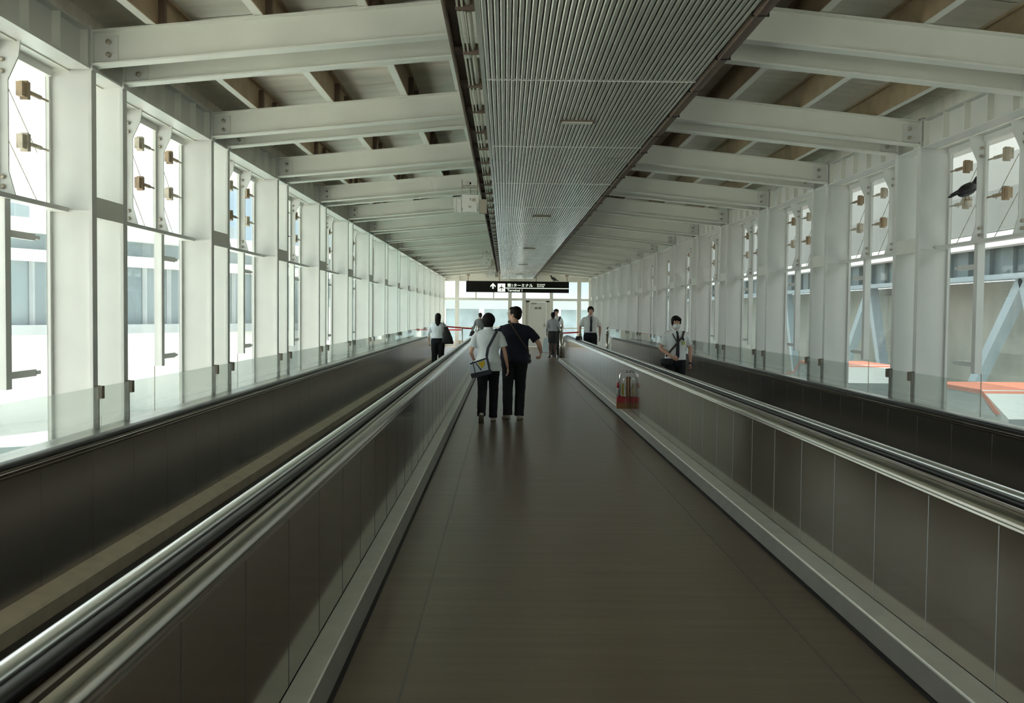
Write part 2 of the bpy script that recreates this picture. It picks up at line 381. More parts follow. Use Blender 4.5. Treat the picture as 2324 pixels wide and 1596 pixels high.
# eave beams between column pairs, and windows
def eave_mesh(s):
    def X(x): return x * s
    m = MB(); L0, L1 = PAIR + 0.06, BAY - 0.02
    m.box(X(-0.005), X(-0.135), L0, L1, ZB - 0.022, ZB - 0.010)
    m.box(X(-0.005), X(-0.135), L0, L1, ZB + 0.235, ZB + 0.247)
    m.box(X(-0.065), X(-0.073), L0, L1, ZB - 0.012, ZB + 0.240)
    sts = []
    for q in range(6):
        y = L0 + 0.02 + q * (L1 - L0 - 0.04) / 5
        sts.append(MB().box(X(-0.012), X(-0.065), y - 0.006, y + 0.006, ZB - 0.012, ZB + 0.236).mesh('stiffener', PAINT))
    return [m.mesh('beam', PAINT2)] + sts
EM = {1: eave_mesh(1), -1: eave_mesh(-1)}
def window_meshes(s):
    def X(x): return x * s
    D = 0.285
    L0, L1 = PAIR + 0.058, BAY - 0.02
    g = MB(); g.box(X(-D - 0.02), X(-D - 0.032), -0.02, BAY - 0.02, 0.02, ZB - 0.02)
    t = MB()                                                        # transom: deep flat plate with thin front edge
    t.box(X(-0.165), X(-D - 0.01), L0 - 0.03, L1 + 0.03, 2.262, 2.282)
    t.box(X(-0.165), X(-0.175), L0 - 0.02, L1 + 0.02, 2.255, 2.285)
    hd = MB(); hd.box(X(-0.135), X(-D - 0.01), L0, L1, ZB - 0.022, ZB - 0.01)
    hd.box(X(-D + 0.02), X(-D - 0.02), L0, L1, ZB - 0.075, ZB - 0.02)
    hang = []
    W3 = (L1 - L0 + 0.078) / 3
    for q in (1, 2):
        y = L0 - 0.04 + q * W3
        h = MB(); a, b = -D + 0.005, -0.215
        h.prism([(X(a), 2.285), (X(-0.175), 2.285), (X(-0.19), 2.34), (X(b), 2.43), (X(b), 2.98), (X(-0.15), 3.12), (X(-0.137), ZB - 0.02), (X(a), ZB - 0.02)] if s > 0 else
                [(X(a), 2.285), (X(a), ZB - 0.02), (X(-0.137), ZB - 0.02), (X(-0.15), 3.12), (X(b), 2.98), (X(b), 2.43), (X(-0.19), 2.34), (X(-0.175), 2.285)], y - 0.006, y + 0.006)
        h.box(X(-D + 0.01), X(-D - 0.015), y - 0.035, y + 0.035, 2.285, ZB - 0.02)
        hang.append(h.mesh('hanger', PAINT2))
    bo = MB()
    for q in (1, 2):
        y = L0 - 0.04 + q * W3
        for z in (2.335, 2.395, 3.03, 3.10):
            bo.cyl((X(-0.245), y - 0.022, z), (X(-0.245), y - 0.005, z), 0.015, 6)
    cls = []; rods = []
    for q in (0, 1, 2):
        y = L0 - 0.04 + (q + 0.5) * W3
        for z in (2.66, 2.99):
            cl = MB()
            cl.box(X(-D + 0.02), X(-D - 0.02), y - 0.09, y - 0.035, z - 0.045, z + 0.045)      # clamp block
            cl.box(X(-D + 0.03), X(-D - 0.02), y - 0.038, y - 0.022, z - 0.06, z + 0.06)
            cl.box(X(-D + 0.03), X(-D - 0.02), y - 0.014, y + 0.002, z - 0.055, z + 0.055)
            cl.cyl((X(-D + 0.005), y - 0.03, z), (X(-D + 0.005), y + 0.19, z), 0.016, 8)
            cl.cyl((X(-D + 0.005), y + 0.17, z), (X(-D + 0.005), y + 0.30, z), 0.008, 6)
            cls.append(cl.mesh('glass_clamp', RUSTY if (q + int(z * 10)) % 2 else CLAMPW))
            rods.append(MB().cyl((X(-D - 0.08), y - 0.06, z), (X(-D - 0.08), y + 0.32, z - 0.34), 0.004, 4).mesh('brace_rod', BOLT))
    mu = MB(); y = L0 - 0.04 + 2 * W3
    mu.box(X(-D + 0.055), X(-D - 0.015), y - 0.012, y + 0.012, 1.10, 2.262)
    mu.box(X(-D + 0.06), X(-D + 0.045), y - 0.035, y + 0.035, 1.10, 2.262)
    ba = MB()
    ba.box(X(-D + 0.02), X(-D), y + 0.075, y + 0.10, 1.17, 2.24)
    ars = []
    for z in (2.06, 1.18):
        ar = MB(); ar.box(X(-D + 0.03), X(-D + 0.005), y + 0.01, y + 0.42, z - 0.022, z + 0.022)
        ar.box(X(-D + 0.035), X(-D), y + 0.42, y + 0.47, z - 0.012, z + 0.012); ars.append((ar.mesh('bracket_arm', PAINT2), 'bracket_arm'))
    se = MB(); se.box(X(-D - 0.016), X(-D - 0.02), y - 0.005, y + 0.005, 0.3, 1.10)
    return [(g.mesh('pane', GLASS), 'pane'), (t.mesh('transom', PAINT2), 'transom'), (hd.mesh('window_head', PAINT2), 'window_head'),
            (hang[0], 'hanger'), (hang[1], 'hanger'), (bo.mesh('bolt', BOLT), 'bolt'), 
            (mu.mesh('mullion', PAINT2), 'mullion'), (ba.mesh('glazing_bar', RUSTY), 'glazing_bar'), (se.mesh('glass_joint', RUSTY), 'glass_joint')] + ars + [(c, 'glass_clamp') for c in cls] + [(c, 'brace_rod') for c in rods]
WM = {1: window_meshes(1), -1: window_meshes(-1)}
wn = 0
for s in (1, -1):
    for k in range(K0, NF):
        y = Y0 + k * BAY; x = XL if s > 0 else XR
        if k >= 0: lab = 'eave beam with stiffeners on the %s wall, above bay %s from the camera' % (side_word(s), nth(k))
        else: lab = 'eave beam on the %s wall behind the view, %s back' % (side_word(s), nth(-k - 1))
        e = empty('eave_beam', (x, y, 0), label=lab, cat='beam', group='eave beams')
        for me, nm in zip(EM[s], ('beam',) + ('stiffener',) * 6):
            o = bpy.data.objects.new(nm, me); COL.objects.link(o); o.parent = e
        wn += 1
        w = empty('window_%d' % wn, (x, y, 0), kind='structure')
        for me, nm in WM[s]:
            if k < -1 and nm not in ('pane', 'transom', 'hanger', 'window_head'): continue
            o = bpy.data.objects.new(nm, me); COL.objects.link(o); o.parent = w

# ---------------------------------------------------------------- moving walkways (balustrades left and right of each belt)
AX = 0.563
YS, YF = -5.0, 33.4
ZT = 0.782
PITCH = 0.6527; SEAM0 = 3.894
def panel_mesh(x, nx, y0, y1, zlo, zhi):
    """flat panel at plane x, facing nx, vertical joints every PITCH"""
    m = MB(); q = []
    y = SEAM0 - PITCH * 14
    while y < y1:
        a, b = max(y, y0), min(y + PITCH, y1)
        if b - a > 0.02:
            m.box(x, x - nx * 0.012, a + 0.0015, b - 0.0015, zlo, zhi)
            q.append(b)
        y += PITCH
    return m, q
def joints(q, x, nx, zlo, zhi, m_, parent):
    me = MB().box(nx * 0.0008, -nx * 0.010, -0.0035, 0.0035, zlo, zhi).mesh('panel_joint', m_)
    for b in q:
        o = bpy.data.objects.new('panel_joint', me); COL.objects.link(o); o.parent = parent; o.location = (x, b, 0)
def rail_profile(x, n):
    """trim between panel top and handrail; n = direction away from panel face (outwards)"""
    P = [(0.0, ZT - 0.004), (-0.003, ZT + 0.002), (0.001, ZT + 0.006), (0.001, ZT + 0.014), (0.006, ZT + 0.028), (0.013, ZT + 0.041), (0.022, ZT + 0.051), (0.034, ZT + 0.058), (0.046, ZT + 0.061)]
    return [(x + n * a, b) for a, b in P]
def deck_profile(x, n):
    P = [(0.046, ZT + 0.061), (0.049, ZT + 0.072), (0.058, ZT + 0.073), (0.063, ZT + 0.062), (0.080, ZT + 0.064), (0.082, ZT + 0.055), (0.088, ZT + 0.055), (0.090, ZT + 0.066), (0.150, ZT + 0.064)]
    return [(x + n * a, b) for a, b in P]
def cap_profile(x, n):
    P = [(0.134, ZT + 0.055), (0.134, ZT + 0.088), (0.138, ZT + 0.097), (0.148, ZT + 0.103), (0.160, ZT + 0.105), (0.174, ZT + 0.102), (0.186, ZT + 0.093), (0.196, ZT + 0.072), (0.198, ZT + 0.050), (0.196, ZT + 0.02)]
    return [(x + n * a, b) for a, b in P]
def ellip(cx, cz, rx, rz, n=18):
    return [(cx + rx * math.copysign(abs(math.cos(t)) ** 0.8, math.cos(t)), cz + rz * math.copysign(abs(math.sin(t)) ** 0.8, math.sin(t))) for t in [2 * PI * i / n for i in range(n)]]
def smooth_prism(m, prof, y0, y1):
    n = len(prof); v = [(x, y0, z) for x, z in prof] + [(x, y1, z) for x, z in prof]
    m.add(v, [(i, (i + 1) % n, (i + 1) % n + n, i + n) for i in range(n)], True)
    m.add(v, [tuple(range(n))[::-1], tuple(range(n, 2 * n))], False)
for s in (-1, 1):
    sw = 'left' if s < 0 else 'right'
    xi = AX + s * 1.405              # panel face towards the corridor
    xo = AX + s * (1.405 + 0.196)    # walkway side of the inner balustrade
    xf = AX + s * 2.985              # panel face of the far balustrade
    root = empty('moving_walkway', (0, 0, 0), label='%s-hand moving walkway with steel balustrades and black handrails' % sw, cat='moving walkway')
    b1 = MB().box(xi + s * 0.012, xi + s * 0.02, YS, YF, 0.1, ZT).build('balustrade', BLACKGAP, root)
    m, q = panel_mesh(xi, -s, YS, YF, 0.108, ZT - 0.004)
    m.build('panel', STEEL, b1); joints(q, xi, -s, 0.108, ZT - 0.004, SEAM_DARK if s < 0 else STEEL_SEAM, b1)
    t = MB(); t.strip(rail_profile(xi, s), YS, YF, True); t.build('rail_trim', TRIM, b1)
    t = MB(); t.strip(deck_profile(xi, s), YS, YF); t.build('rail_deck', BRONZE, b1)
    t = MB(); t.strip(cap_profile(xi, s), YS, YF, True); t.build('rail_cap', CAP, b1)
    h = MB(); smooth_prism(h, ellip(xi + s * 0.111, ZT + 0.074, 0.021, 0.015), YS, YF)
    h.build('handrail', RUBBER, b1)
    o = MB().box(xo - s * 0.012, xo, YS, YF, 0.1, ZT + 0.05).build('outer_panel', STEEL, b1)
    dw = 0.106 if s < 0 else 0.126; fw = 0.142 if s < 0 else 0.172
    k = MB().prism([(xi - s * 0.003, 0.108), (xi - s * (dw - 0.004), 0.104), (xi - s * dw, 0.098), (xi - s * dw, 0.09), (xi - s * 0.003, 0.09)], YS, YF + 0.05)
    k.build('deck', DECKM, b1)
    k = MB().prism([(xi - s * (dw - 0.003), 0.091), (xi - s * (fw - 0.006), 0.014), (xi - s * (fw - 0.02), 0.014), (xi - s * (dw - 0.02), 0.091)], YS, YF + 0.05); k.build('kick_plate', KICK, b1)
    k = MB().box(xi - s * (fw + 0.012), xi - s * (fw - 0.03), YS, YF + 0.05, 0.0005, 0.013); k.build('shadow_gap_strip', BLACKGAP, b1)  # black strip standing in for the shadow gap under the kick plate
    # walkway-side skirt of the inner balustrade, belt, far skirt
    k = MB().prism([(xo + s * 0.0, 0.12), (xo + s * 0.09, 0.10), (xo + s * 0.09, 0.005), (xo, 0.005)], YS, YF); k.build('skirt', SKIRT, b1)
    k = MB().box(xo + s * 0.095, xf - s * 0.10, YS, YF + 0.6, 0.001, 0.014); k.build('belt', BELT, root)
    b2 = MB().box(xf + s * 0.012, xf + s * 0.02, YS, YF - 0.5, 0.1, 0.765).build('balustrade', BLACKGAP, root)
    m, q = panel_mesh(xf, -s, YS, YF - 0.5, 0.137, 0.762)
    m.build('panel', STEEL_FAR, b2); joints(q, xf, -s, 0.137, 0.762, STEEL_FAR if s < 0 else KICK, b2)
    k = MB().prism([(xf, 0.137), (xf - s * 0.10, 0.11), (xf - s * 0.112, 0.095), (xf - s * 0.112, 0.004), (xf, 0.004)], YS, YF); k.build('skirt', SKIRT, b2)
    t = MB(); z = 0.762
    t.strip([(xf + s * a, z + b) for a, b in ((0, -0.002), (-0.004, 0.002), (-0.004, 0.010), (0.002, 0.012), (0.006, 0.014), (0.006, 0.026), (0.016, 0.028), (0.030, 0.030), (0.034, 0.034), (0.06, 0.036))], YS, YF - 0.5)
    t.box(xf + s * 0.03, xf + s * 0.40, YS, YF - 0.5, z - 0.02, z + 0.012)
    t.build('rail_trim', BRONZE, b2)
    h = MB(); smooth_prism(h, ellip(xf + s * 0.075, z + 0.044, 0.040, 0.022), YS, YF - 0.5); h.build('handrail', RUBBER, b2)
    dk = MB().box(xf + s * 0.12, xf + s * 0.40, YS, YF - 0.5, z + 0.012, z + 0.018); dk.build('deck', STEEL_SOFT, b2)
    # newel caps at the far end
    for xx, zz in ((xi + s * 0.10, ZT + 0.05), ):
        nw = MB(); nw.rings([(xx, YF + 0.02, 0.0, 0.09, 0.10), (xx, YF + 0.06, 0.5, 0.09, 0.12), (xx, YF + 0.04, zz - 0.02, 0.085, 0.09)], 14); nw.build('newel', STEEL_SOFT, b1)
    # comb threshold plate
    MB().box(xo, xf, YF + 0.6, YF + 2.4, 0.0005, 0.006).build('comb_plate', STEEL_SOFT, root)

# glass guards along both walls
def guard_meshes(s):
    def X(x): return x * s
    p = MB().box(X(0.030), X(0.040), 0.03, BAY + 0.02, 0.765, 1.068)
    p2 = MB()
    p2.box(X(0.028), X(0.044), -0.022 + 0.03, 0.055 - 0.03, 0.77, 1.075)
    cs = []
    for y in (0.0, PAIR):
        c = MB()
        c.box(X(0.0), X(0.028), y + 0.0, y + 0.036, 0.985, 1.075)
        c.box(X(0.026), X(0.050), y + 0.004, y + 0.050, 0.985, 1.072)
        c.box(X(0.0), X(0.024), y + 0.008, y + 0.028, 0.76, 0.985)
        cs.append(c.mesh('clamp', CLAMPD))
    return p.mesh('pane', GUARD), cs[0], cs[1]
GM = {1: guard_meshes(1), -1: guard_meshes(-1)}
for s in (1, -1):
    for k in range(-2, 11):
        y = Y0 + k * BAY
        if k >= -1: lab = 'clear glass guard pane in front of the %s wall columns, %s from the camera' % (side_word(s), nth(k + 1))
        else: lab = 'clear glass guard pane beside the camera at the %s wall' % side_word(s)
        e = empty('glass_guard', (XL if s > 0 else XR, y, 0), label=lab, cat='glass guard', group='glass guards')
        for me, nm in zip(GM[s], ('pane', 'clamp', 'clamp')):
            o = bpy.data.objects.new(nm, me); COL.objects.link(o); o.parent = e

# ---------------------------------------------------------------- slatted ceiling band and light trough
CXA, CXB, CZ = -0.145, 1.305, 3.21
NS = 43; pit = (CXB - CXA) / NS
sl = MB()
Lp = BAY - 0.018
for i in range(NS):
    x = CXA + (i + 0.5) * pit; w = pit * 0.36
    prof = [(x - w, CZ + 0.012), (x - w, CZ + 0.004), (x - w * 0.55, CZ), (x + w * 0.55, CZ), (x + w, CZ + 0.004), (x + w, CZ + 0.012)]
    sl.prism(prof, 0.0, Lp)
SLM = sl.mesh('slats', SLAT)
BKM = MB().box(CXA, CXB, 0, Lp, CZ + 0.012, CZ + 0.03).mesh('backing', SLATBACK)
EDM = MB().box(CXA, CXB, Lp, Lp + 0.010, CZ - 0.002, CZ + 0.012).mesh('joint_strip', PAINT2)
yp = 6.95 - 4 * BAY
i = 0
while yp < YE - 1.6:
    c = i - 1
    lab = ('slatted metal ceiling panel over the corridor, %s from the camera' % nth(c)) if c >= 1 else ('slatted metal ceiling panel above and behind the camera, %s' % ('nearest the picture' if c == 0 else 'farthest back'))
    e = empty('ceiling_panel', (0, yp, 0), label=lab, cat='ceiling panel', group='slatted ceiling panels')
    for me, nm in ((SLM, 'slats'), (BKM, 'backing'), (EDM, 'joint_strip')):
        o = bpy.data.objects.new(nm, me); COL.objects.link(o); o.parent = e
    yp += BAY; i += 1
# recessed emergency lamps
for i, y in enumerate((8.37, 16.55, 24.7, 32.9, 41.1)):
    e = empty('ceiling_lamp', (XM + 0.01, y, CZ), label='small rectangular lamp set into the slatted ceiling, %s from the camera' % nth(i), cat='lamp', group='recessed ceiling lamps')
    MB().box(-0.15, 0.15, -0.05, 0.05, -0.012, 0.03).build('housing', BROWN, e)
    MB().box(-0.125, 0.125, -0.035, 0.035, -0.020, -0.011).build('lens', mat('lamp_lens_%d' % i, (0.55, 0.53, 0.46), 0.3), e)
# trough with unlit tubes on the left edge of the ceiling band
e = empty('light_trough', (0, 0, 0), label='long trough of unlit tube lamps along the left edge of the slatted ceiling', cat='light fitting')
m = MB(); m.box(-0.345, -0.333, YB, YE - 2, CZ - 0.01, CZ + 0.07); m.box(-0.333, -0.285, YB, YE - 2, CZ + 0.060, CZ + 0.068)
m.build('channel', BROWN, e)
m = MB().box(CXA - 0.03, CXA - 0.004, YB, YE - 2, CZ, CZ + 0.035); m.build('edge_trim', SLAT, e)
y = 3.60; n = 0
while y < 42:
    m = MB(); m.cyl((-0.215, y + 0.08, CZ + 0.045), (-0.215, y + 0.90, CZ + 0.045), 0.018, 8); m.build('tube', TUBE, e)
    m = MB(); m.box(-0.275, -0.265, y + 0.02, y + 0.90, CZ + 0.02, CZ + 0.05); m.box(-0.25, -0.24, y + 0.02, y + 0.90, CZ + 0.02, CZ + 0.05); m.build('fixture_rail', TUBE, e)
    m = MB(); m.box(-0.333, CXA - 0.03, y - 0.055, y + 0.05, CZ + 0.03, CZ + 0.075); m.box(-0.28, CXA - 0.03, y - 0.06, y - 0.05, CZ + 0.005, CZ + 0.04); m.build('bracket', BROWN, e)
    y += BAY / 3; n += 1
# black cable rail on the right edge
e = empty('cable_rail', (0, 0, 0), label='dark cable rail along the right edge of the slatted ceiling', cat='cable rail')
y = YB; 
m = MB(); g = MB()
while y < YE - 2.3:
    m.box(CXB + 0.012, CXB + 0.085, y, y + 0.90, CZ + 0.0, CZ + 0.05); m.box(CXB + 0.02, CXB + 0.03, y, y + 0.90, CZ - 0.012, CZ)
    g.box(CXB + 0.004, CXB + 0.10, y + 0.90, y + 0.915, CZ - 0.004, CZ + 0.06); y += BAY / 3
m.box(CXB + 0.088, CXB + 0.098, YB, YE - 2.3, CZ + 0.02, CZ + 0.03)
m.build('rail', BROWN, e); g.build('joint_plate', BLACKGAP, e)
#@@PART2
# ---------------------------------------------------------------- end wall
ye = YE
m = MB()
def post(m, xa, xb, za=0.0, zc=3.45, dpt=0.18): m.box(xa, xb, ye - dpt, ye + 0.05, za, zc)
for a, b in ((-2.98, -2.86), (-2.37, -2.18), (0.16, 0.33), (0.83, 1.0), (2.14, 2.30), (3.45, 3.64), (4.0, 4.2)): post(m, a, b)
m.box(-3.2, 4.3, ye - 0.10, ye + 0.05, 3.10, 3.46); m.box(-3.2, 4.3, ye - 0.16, ye + 0.04, 2.20, 2.31)
for x in (-1.38, -0.54): m.box(x - 0.035, x + 0.035, ye - 0.08, ye + 0.04, 2.31, 3.1)
m.box(-3.2, 1.0, ye - 0.06, ye + 0.04, 0, 0.28); m.box(2.2, 4.3, ye - 0.06, ye + 0.04, 0, 0.28)
m.box(-3.2, 1.0, ye - 0.12, ye - 0.06, 0.88, 0.93); m.box(2.3, 4.3, ye - 0.12, ye - 0.06, 0.88, 0.93)
m.box(XL - 0.4, XR + 0.4, ye + 0.06, ye + 0.12, 3.3, 4.2)
tag(m.build('wall_end', FRAMEP), kind='structure')
o = MB().box(-3.1, 4.2, ye, ye + 0.012, 0.28, 3.10).build('window_50', GLASS); tag(o, kind='structure')
dr = empty('door_1', (1.0, ye - 0.08, 0), kind='structure')
m = MB(); m.box(0, 0.19, 0, 0.06, 0, 2.22); m.box(0.98, 1.14, 0, 0.06, 0, 2.22); m.box(0, 1.14, 0, 0.06, 2.14, 2.22); m.build('door_frame', FRAMEP, dr)
lf = MB().box(0.195, 0.975, 0.015, 0.055, 0.01, 2.13).build('door_leaf', DOORP, dr)
MB().box(0.25, 0.52, -0.03, 0.015, 2.04, 2.10).build('door_closer', BOLT, dr)
MB().box(0.90, 0.93, -0.04, 0.015, 0.95, 1.12).build('door_handle', BOLT, dr)
pq = MB(); pq.box(0.43, 0.57, 0.008, 0.016, 1.80, 1.90); pq.box(0.61, 0.75, 0.008, 0.016, 1.80, 1.90); pq.build('door_plate', mat('door_plate_grey', (0.20, 0.22, 0.18), 0.5), dr)
for s, nm in ((1, 'wall_left'), (-1, 'wall_right')):   # last solid bay between the frames and the end wall
    x = XL - 0.30 if s > 0 else XR + 0.30
    o = MB().box(x, x - s * 0.03, Y0 + NF * BAY - 0.05, YE, 0, 3.5).build(nm, PAINT2); tag(o, kind='structure')

# ---------------------------------------------------------------- hanging sign
YSG = 45.2; PPM = 2255.0 / YSG
def sx(px): return (px - 1145.4) / PPM
def sz(py, px=1145.4): return EYE + (710.7 + 0.01 * (px - 1145.4) - py) / PPM
e = empty('direction_sign', (0, YSG, 0), label='long black hanging sign with white arrow and aeroplane symbol', cat='sign')
x0, x1, z0, z1 = sx(1057.5), sx(1290.5), 2.535, 3.045
MB().box(x0, x1, 0, 0.12, z0, z1).build('sign_box', SIGNBLK, e)
m = MB(); m.box(x0, x1, -0.004, 0.124, z0, z0 + 0.014); m.build('bottom_trim', RUSTY, e)
for px in (1062, 1132.5, 1216, 1286):
    m = MB(); m.cyl((sx(px), 0.06, z1), (sx(px), 0.06, zb(sx(px)) + 0.02), 0.018, 8); m.box(sx(px) - 0.08, sx(px) + 0.08, 0.0, 0.12, zb(sx(px)) - 0.06, zb(sx(px))); m.build('hanger_rod', RUSTY, e)
m = MB(); ax = sx(1118.3); zt = sz(643); zbm = sz(656)
m.box(ax - 0.032, ax + 0.032, -0.008, -0.001, zbm, zt - 0.03)
for q in (-1, 1):
    m.add([(ax, -0.008, zt), (ax + q * 0.118, -0.008, zt - 0.125), (ax + q * 0.118, -0.008, zt - 0.195), (ax, -0.008, zt - 0.075)], [(0, 1, 2, 3)])
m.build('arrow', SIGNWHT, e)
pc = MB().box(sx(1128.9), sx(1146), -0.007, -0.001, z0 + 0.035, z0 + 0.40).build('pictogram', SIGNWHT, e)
cx_, cz_ = sx(1137.5), z0 + 0.217
pl = MB(); P = [(0, .15), (.014, .125), (.016, .045), (.125, -.03), (.125, -.052), (.016, -.015), (.012, -.095), (.045, -.125), (.045, -.14), (0, -.125)]
P = P + [(-a, b) for a, b in P[-2:0:-1]]
pl.add([(cx_ + a, -0.010, cz_ + b) for a, b in P], [tuple(range(len(P)))]); pl.build('aeroplane', SIGNBLK, pc)
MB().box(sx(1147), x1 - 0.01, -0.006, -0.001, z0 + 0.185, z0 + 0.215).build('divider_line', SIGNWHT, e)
def text(body, xa, xb, za, zc, parent, m, yy=-0.006, name='lettering', bold=0.0):
    cu = bpy.data.curves.new('t', 'FONT'); cu.body = body; cu.extrude = 0.002; cu.offset = bold
    to = bpy.data.objects.new('t', cu); COL.objects.link(to)
    bpy.context.view_layer.update()
    me = bpy.data.meshes.new_from_object(to.evaluated_get(bpy.context.evaluated_depsgraph_get()))
    bpy.data.objects.remove(to)
    xs = [v.co.x for v in me.vertices]; ys = [v.co.y for v in me.vertices]
    if not xs: return None
    ax_, bx_, ay_, by_ = min(xs), max(xs), min(ys), max(ys)
    for v in me.vertices:
        X_ = xa + (v.co.x - ax_) / (bx_ - ax_) * (xb - xa); Z_ = za + (v.co.y - ay_) / (by_ - ay_) * (zc - za)
        v.co = Vector((X_, yy - v.co.z, Z_))
    me.materials.clear(); me.materials.append(m)
    o = bpy.data.objects.new(name, me); COL.objects.link(o); o.parent = parent
    return o
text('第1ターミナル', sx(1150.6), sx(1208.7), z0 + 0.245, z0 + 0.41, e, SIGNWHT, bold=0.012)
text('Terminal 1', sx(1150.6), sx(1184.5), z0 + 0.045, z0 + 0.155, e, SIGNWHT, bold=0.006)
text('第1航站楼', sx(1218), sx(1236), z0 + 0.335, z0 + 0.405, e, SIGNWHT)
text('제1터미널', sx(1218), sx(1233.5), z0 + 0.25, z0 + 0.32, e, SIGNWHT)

# ---------------------------------------------------------------- birds
FEATH = mat('dark_feathers', (0.022, 0.02, 0.024), 0.5, noise=0.4, nscale=30)
def bird(loc, rz, label, sc=1.0):
    e = empty('pigeon', loc, rz, label=label, cat='bird'); e.scale = (sc, sc, sc)
    m = MB(); R_ = Quaternion((1, 0, 0), 0.45).to_matrix()
    m.ell((0, 0, 0.10), (0.055, 0.12, 0.060), 14, R_); m.tube([(0, 0.07, 0.13), (0, 0.10, 0.18), (0, 0.115, 0.205)], [0.042, 0.028, 0.026], 10); m.ell((0, 0.12, 0.21), (0.026, 0.032, 0.027), 10)
    m.tube([(0, -0.08, 0.075), (0, -0.20, 0.02)], [0.035, 0.028], 8, flat=0.35)
    m.build('body', FEATH, e)
    MB().tube([(0, 0.145, 0.21), (0, 0.17, 0.202)], [0.007, 0.001], 6).build('beak', BOLT, e)
    g = MB()
    for q in (-1, 1): g.tube([(q * 0.05, 0.04, 0.12), (q * 0.058, -0.05, 0.09), (q * 0.03, -0.17, 0.045)], [0.02, 0.035, 0.008], 8, flat=0.4)
    g.build('wings', FEATH, e)
    l = MB()
    for q in (-1, 1): l.cyl((q * 0.02, 0.0, 0.05), (q * 0.02, 0.01, 0.0), 0.005, 5); l.cyl((q * 0.02, -0.015, 0.003), (q * 0.02, 0.045, 0.003), 0.004, 5)
    l.build('legs', RUSTY, e)
bird((sx(1256), YSG + 0.06, 3.045), 1.0, 'dark pigeon perched on top of the black hanging sign', 1.25)
bird((XR + 0.20, 8.98, 2.66), -PI / 2 + 0.3, 'dark pigeon perched on a glass clamp of the right wall window', 0.95)

# ---------------------------------------------------------------- suspended equipment boxes
RIGW = mat('relay_box_white', (0.80, 0.80, 0.75), 0.45)
def rig(x, y, label):
    zt = zb(x); e = empty('suspended_relay_box', (x, y, 0), label=label, cat='equipment box', group='suspended equipment boxes')
    m = MB(); m.box(-0.115, 0.125, -0.10, 0.10, 3.06, 3.24); m.box(-0.10, 0.095, -0.12, -0.09, 3.0, 3.12); m.build('housing', RIGW, e)
    m = MB(); m.box(-0.195, -0.12, -0.11, 0.03, 2.99, 3.18); m.box(-0.215, -0.195, -0.12, 0.04, 2.985, 3.19); m.build('side_antenna', RIGW, e)
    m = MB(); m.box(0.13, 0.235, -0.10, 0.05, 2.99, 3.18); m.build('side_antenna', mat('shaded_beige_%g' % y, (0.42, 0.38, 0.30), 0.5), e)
    m = MB(); m.cyl((-0.115, 0, 3.24), (-0.115, 0, zt), 0.006, 6); m.cyl((0.10, 0, 3.24), (0.10, 0, zt), 0.006, 6)
    for z in (3.34, 3.37): m.box(-0.12, 0.11, -0.012, 0.012, z, z + 0.012)
    m.tube([(0.0, -0.02, 3.34), (0.01, -0.06, 3.26), (0.0, -0.115, 3.16)], 0.005, 6)
    m.build('suspension_frame', BOLT, e)
    m = MB(); m.box(-0.06, -0.01, -0.03, 0.02, 3.385, 3.44); m.build('small_camera', WHITE, e)
    MB().cyl((-0.01, -0.01, 3.41), (0.012, -0.01, 3.41), 0.016, 10).build('camera_lens', SIGNBLK, e)
    m = MB(); m.box(-0.02, 0.02, -0.125, -0.108, 3.06, 3.085); m.box(0.03, 0.08, -0.105, -0.098, 3.15, 3.19); m.build('fixings', BOLT, e)
rig(-0.50, 14.0, 'white suspended equipment box with side antennas nearest the camera, left of the slatted ceiling')
rig(-0.55, 29.5, 'white suspended equipment box half way down the hall, left of the slatted ceiling')
rig(-0.52, 38.6, 'white suspended equipment box farthest away, above the black sign')

# ---------------------------------------------------------------- stop box on the right balustrade
e = empty('emergency_stop_post', (AX + 1.405 - 0.005, 15.72, 0.105), label='red and tan stop box with chrome hoop against the right balustrade', cat='stop button')
REDP = mat('stop_red', (0.55, 0.012, 0.02), 0.3); TAN = mat('box_tan', (0.42, 0.17, 0.05), 0.45); YEL = mat('stop_yellow', (0.62, 0.45, 0.03), 0.4)
MB().box(-0.175, 0.0, -0.05, 0.05, 0.0, 0.095).build('base_box', TAN, e)
MB().box(-0.172, 0.0, -0.052, 0.048, 0.095, 0.185).build('red_box', REDP, e)
m = MB(); m.tube([(-0.125, -0.03, 0.185), (-0.13, -0.03, 0.42), (-0.125, -0.03, 0.53), (-0.10, -0.03, 0.575), (-0.04, -0.03, 0.59), (0.0, -0.03, 0.59)], 0.016, 10)
m.tube([(-0.125, -0.03, 0.25), (-0.10, -0.03, 0.20), (-0.04, -0.03, 0.185)], 0.012, 8); m.build('hoop', CHROME, e)
m = MB(); m.cyl((-0.152, 0.0, 0.185), (-0.152, 0.0, 0.33), 0.020, 12); m.build('white_canister', WHITE, e)
m = MB(); m.cyl((-0.152, 0.0, 0.33), (-0.152, 0.0, 0.38), 0.021, 12); m.ell((-0.152, 0, 0.385), (0.021, 0.021, 0.03), 12); m.build('red_cap', REDP, e)
m = MB(); m.box(-0.092, -0.062, -0.02, 0.01, 0.185, 0.40); m.build('yellow_post', YEL, e)
m = MB(); m.box(-0.03, 0.0, -0.045, -0.02, 0.12, 0.50); m.build('lever', TAN, e)
m = MB(); m.tube([(-0.035, -0.05, 0.02), (-0.035, -0.05, 0.30), (-0.07, -0.05, 0.40), (-0.07, -0.05, 0.47), (-0.03, -0.05, 0.50), (0.0, -0.05, 0.51)], 0.007, 8); m.build('wire_guard', CHROME, e)

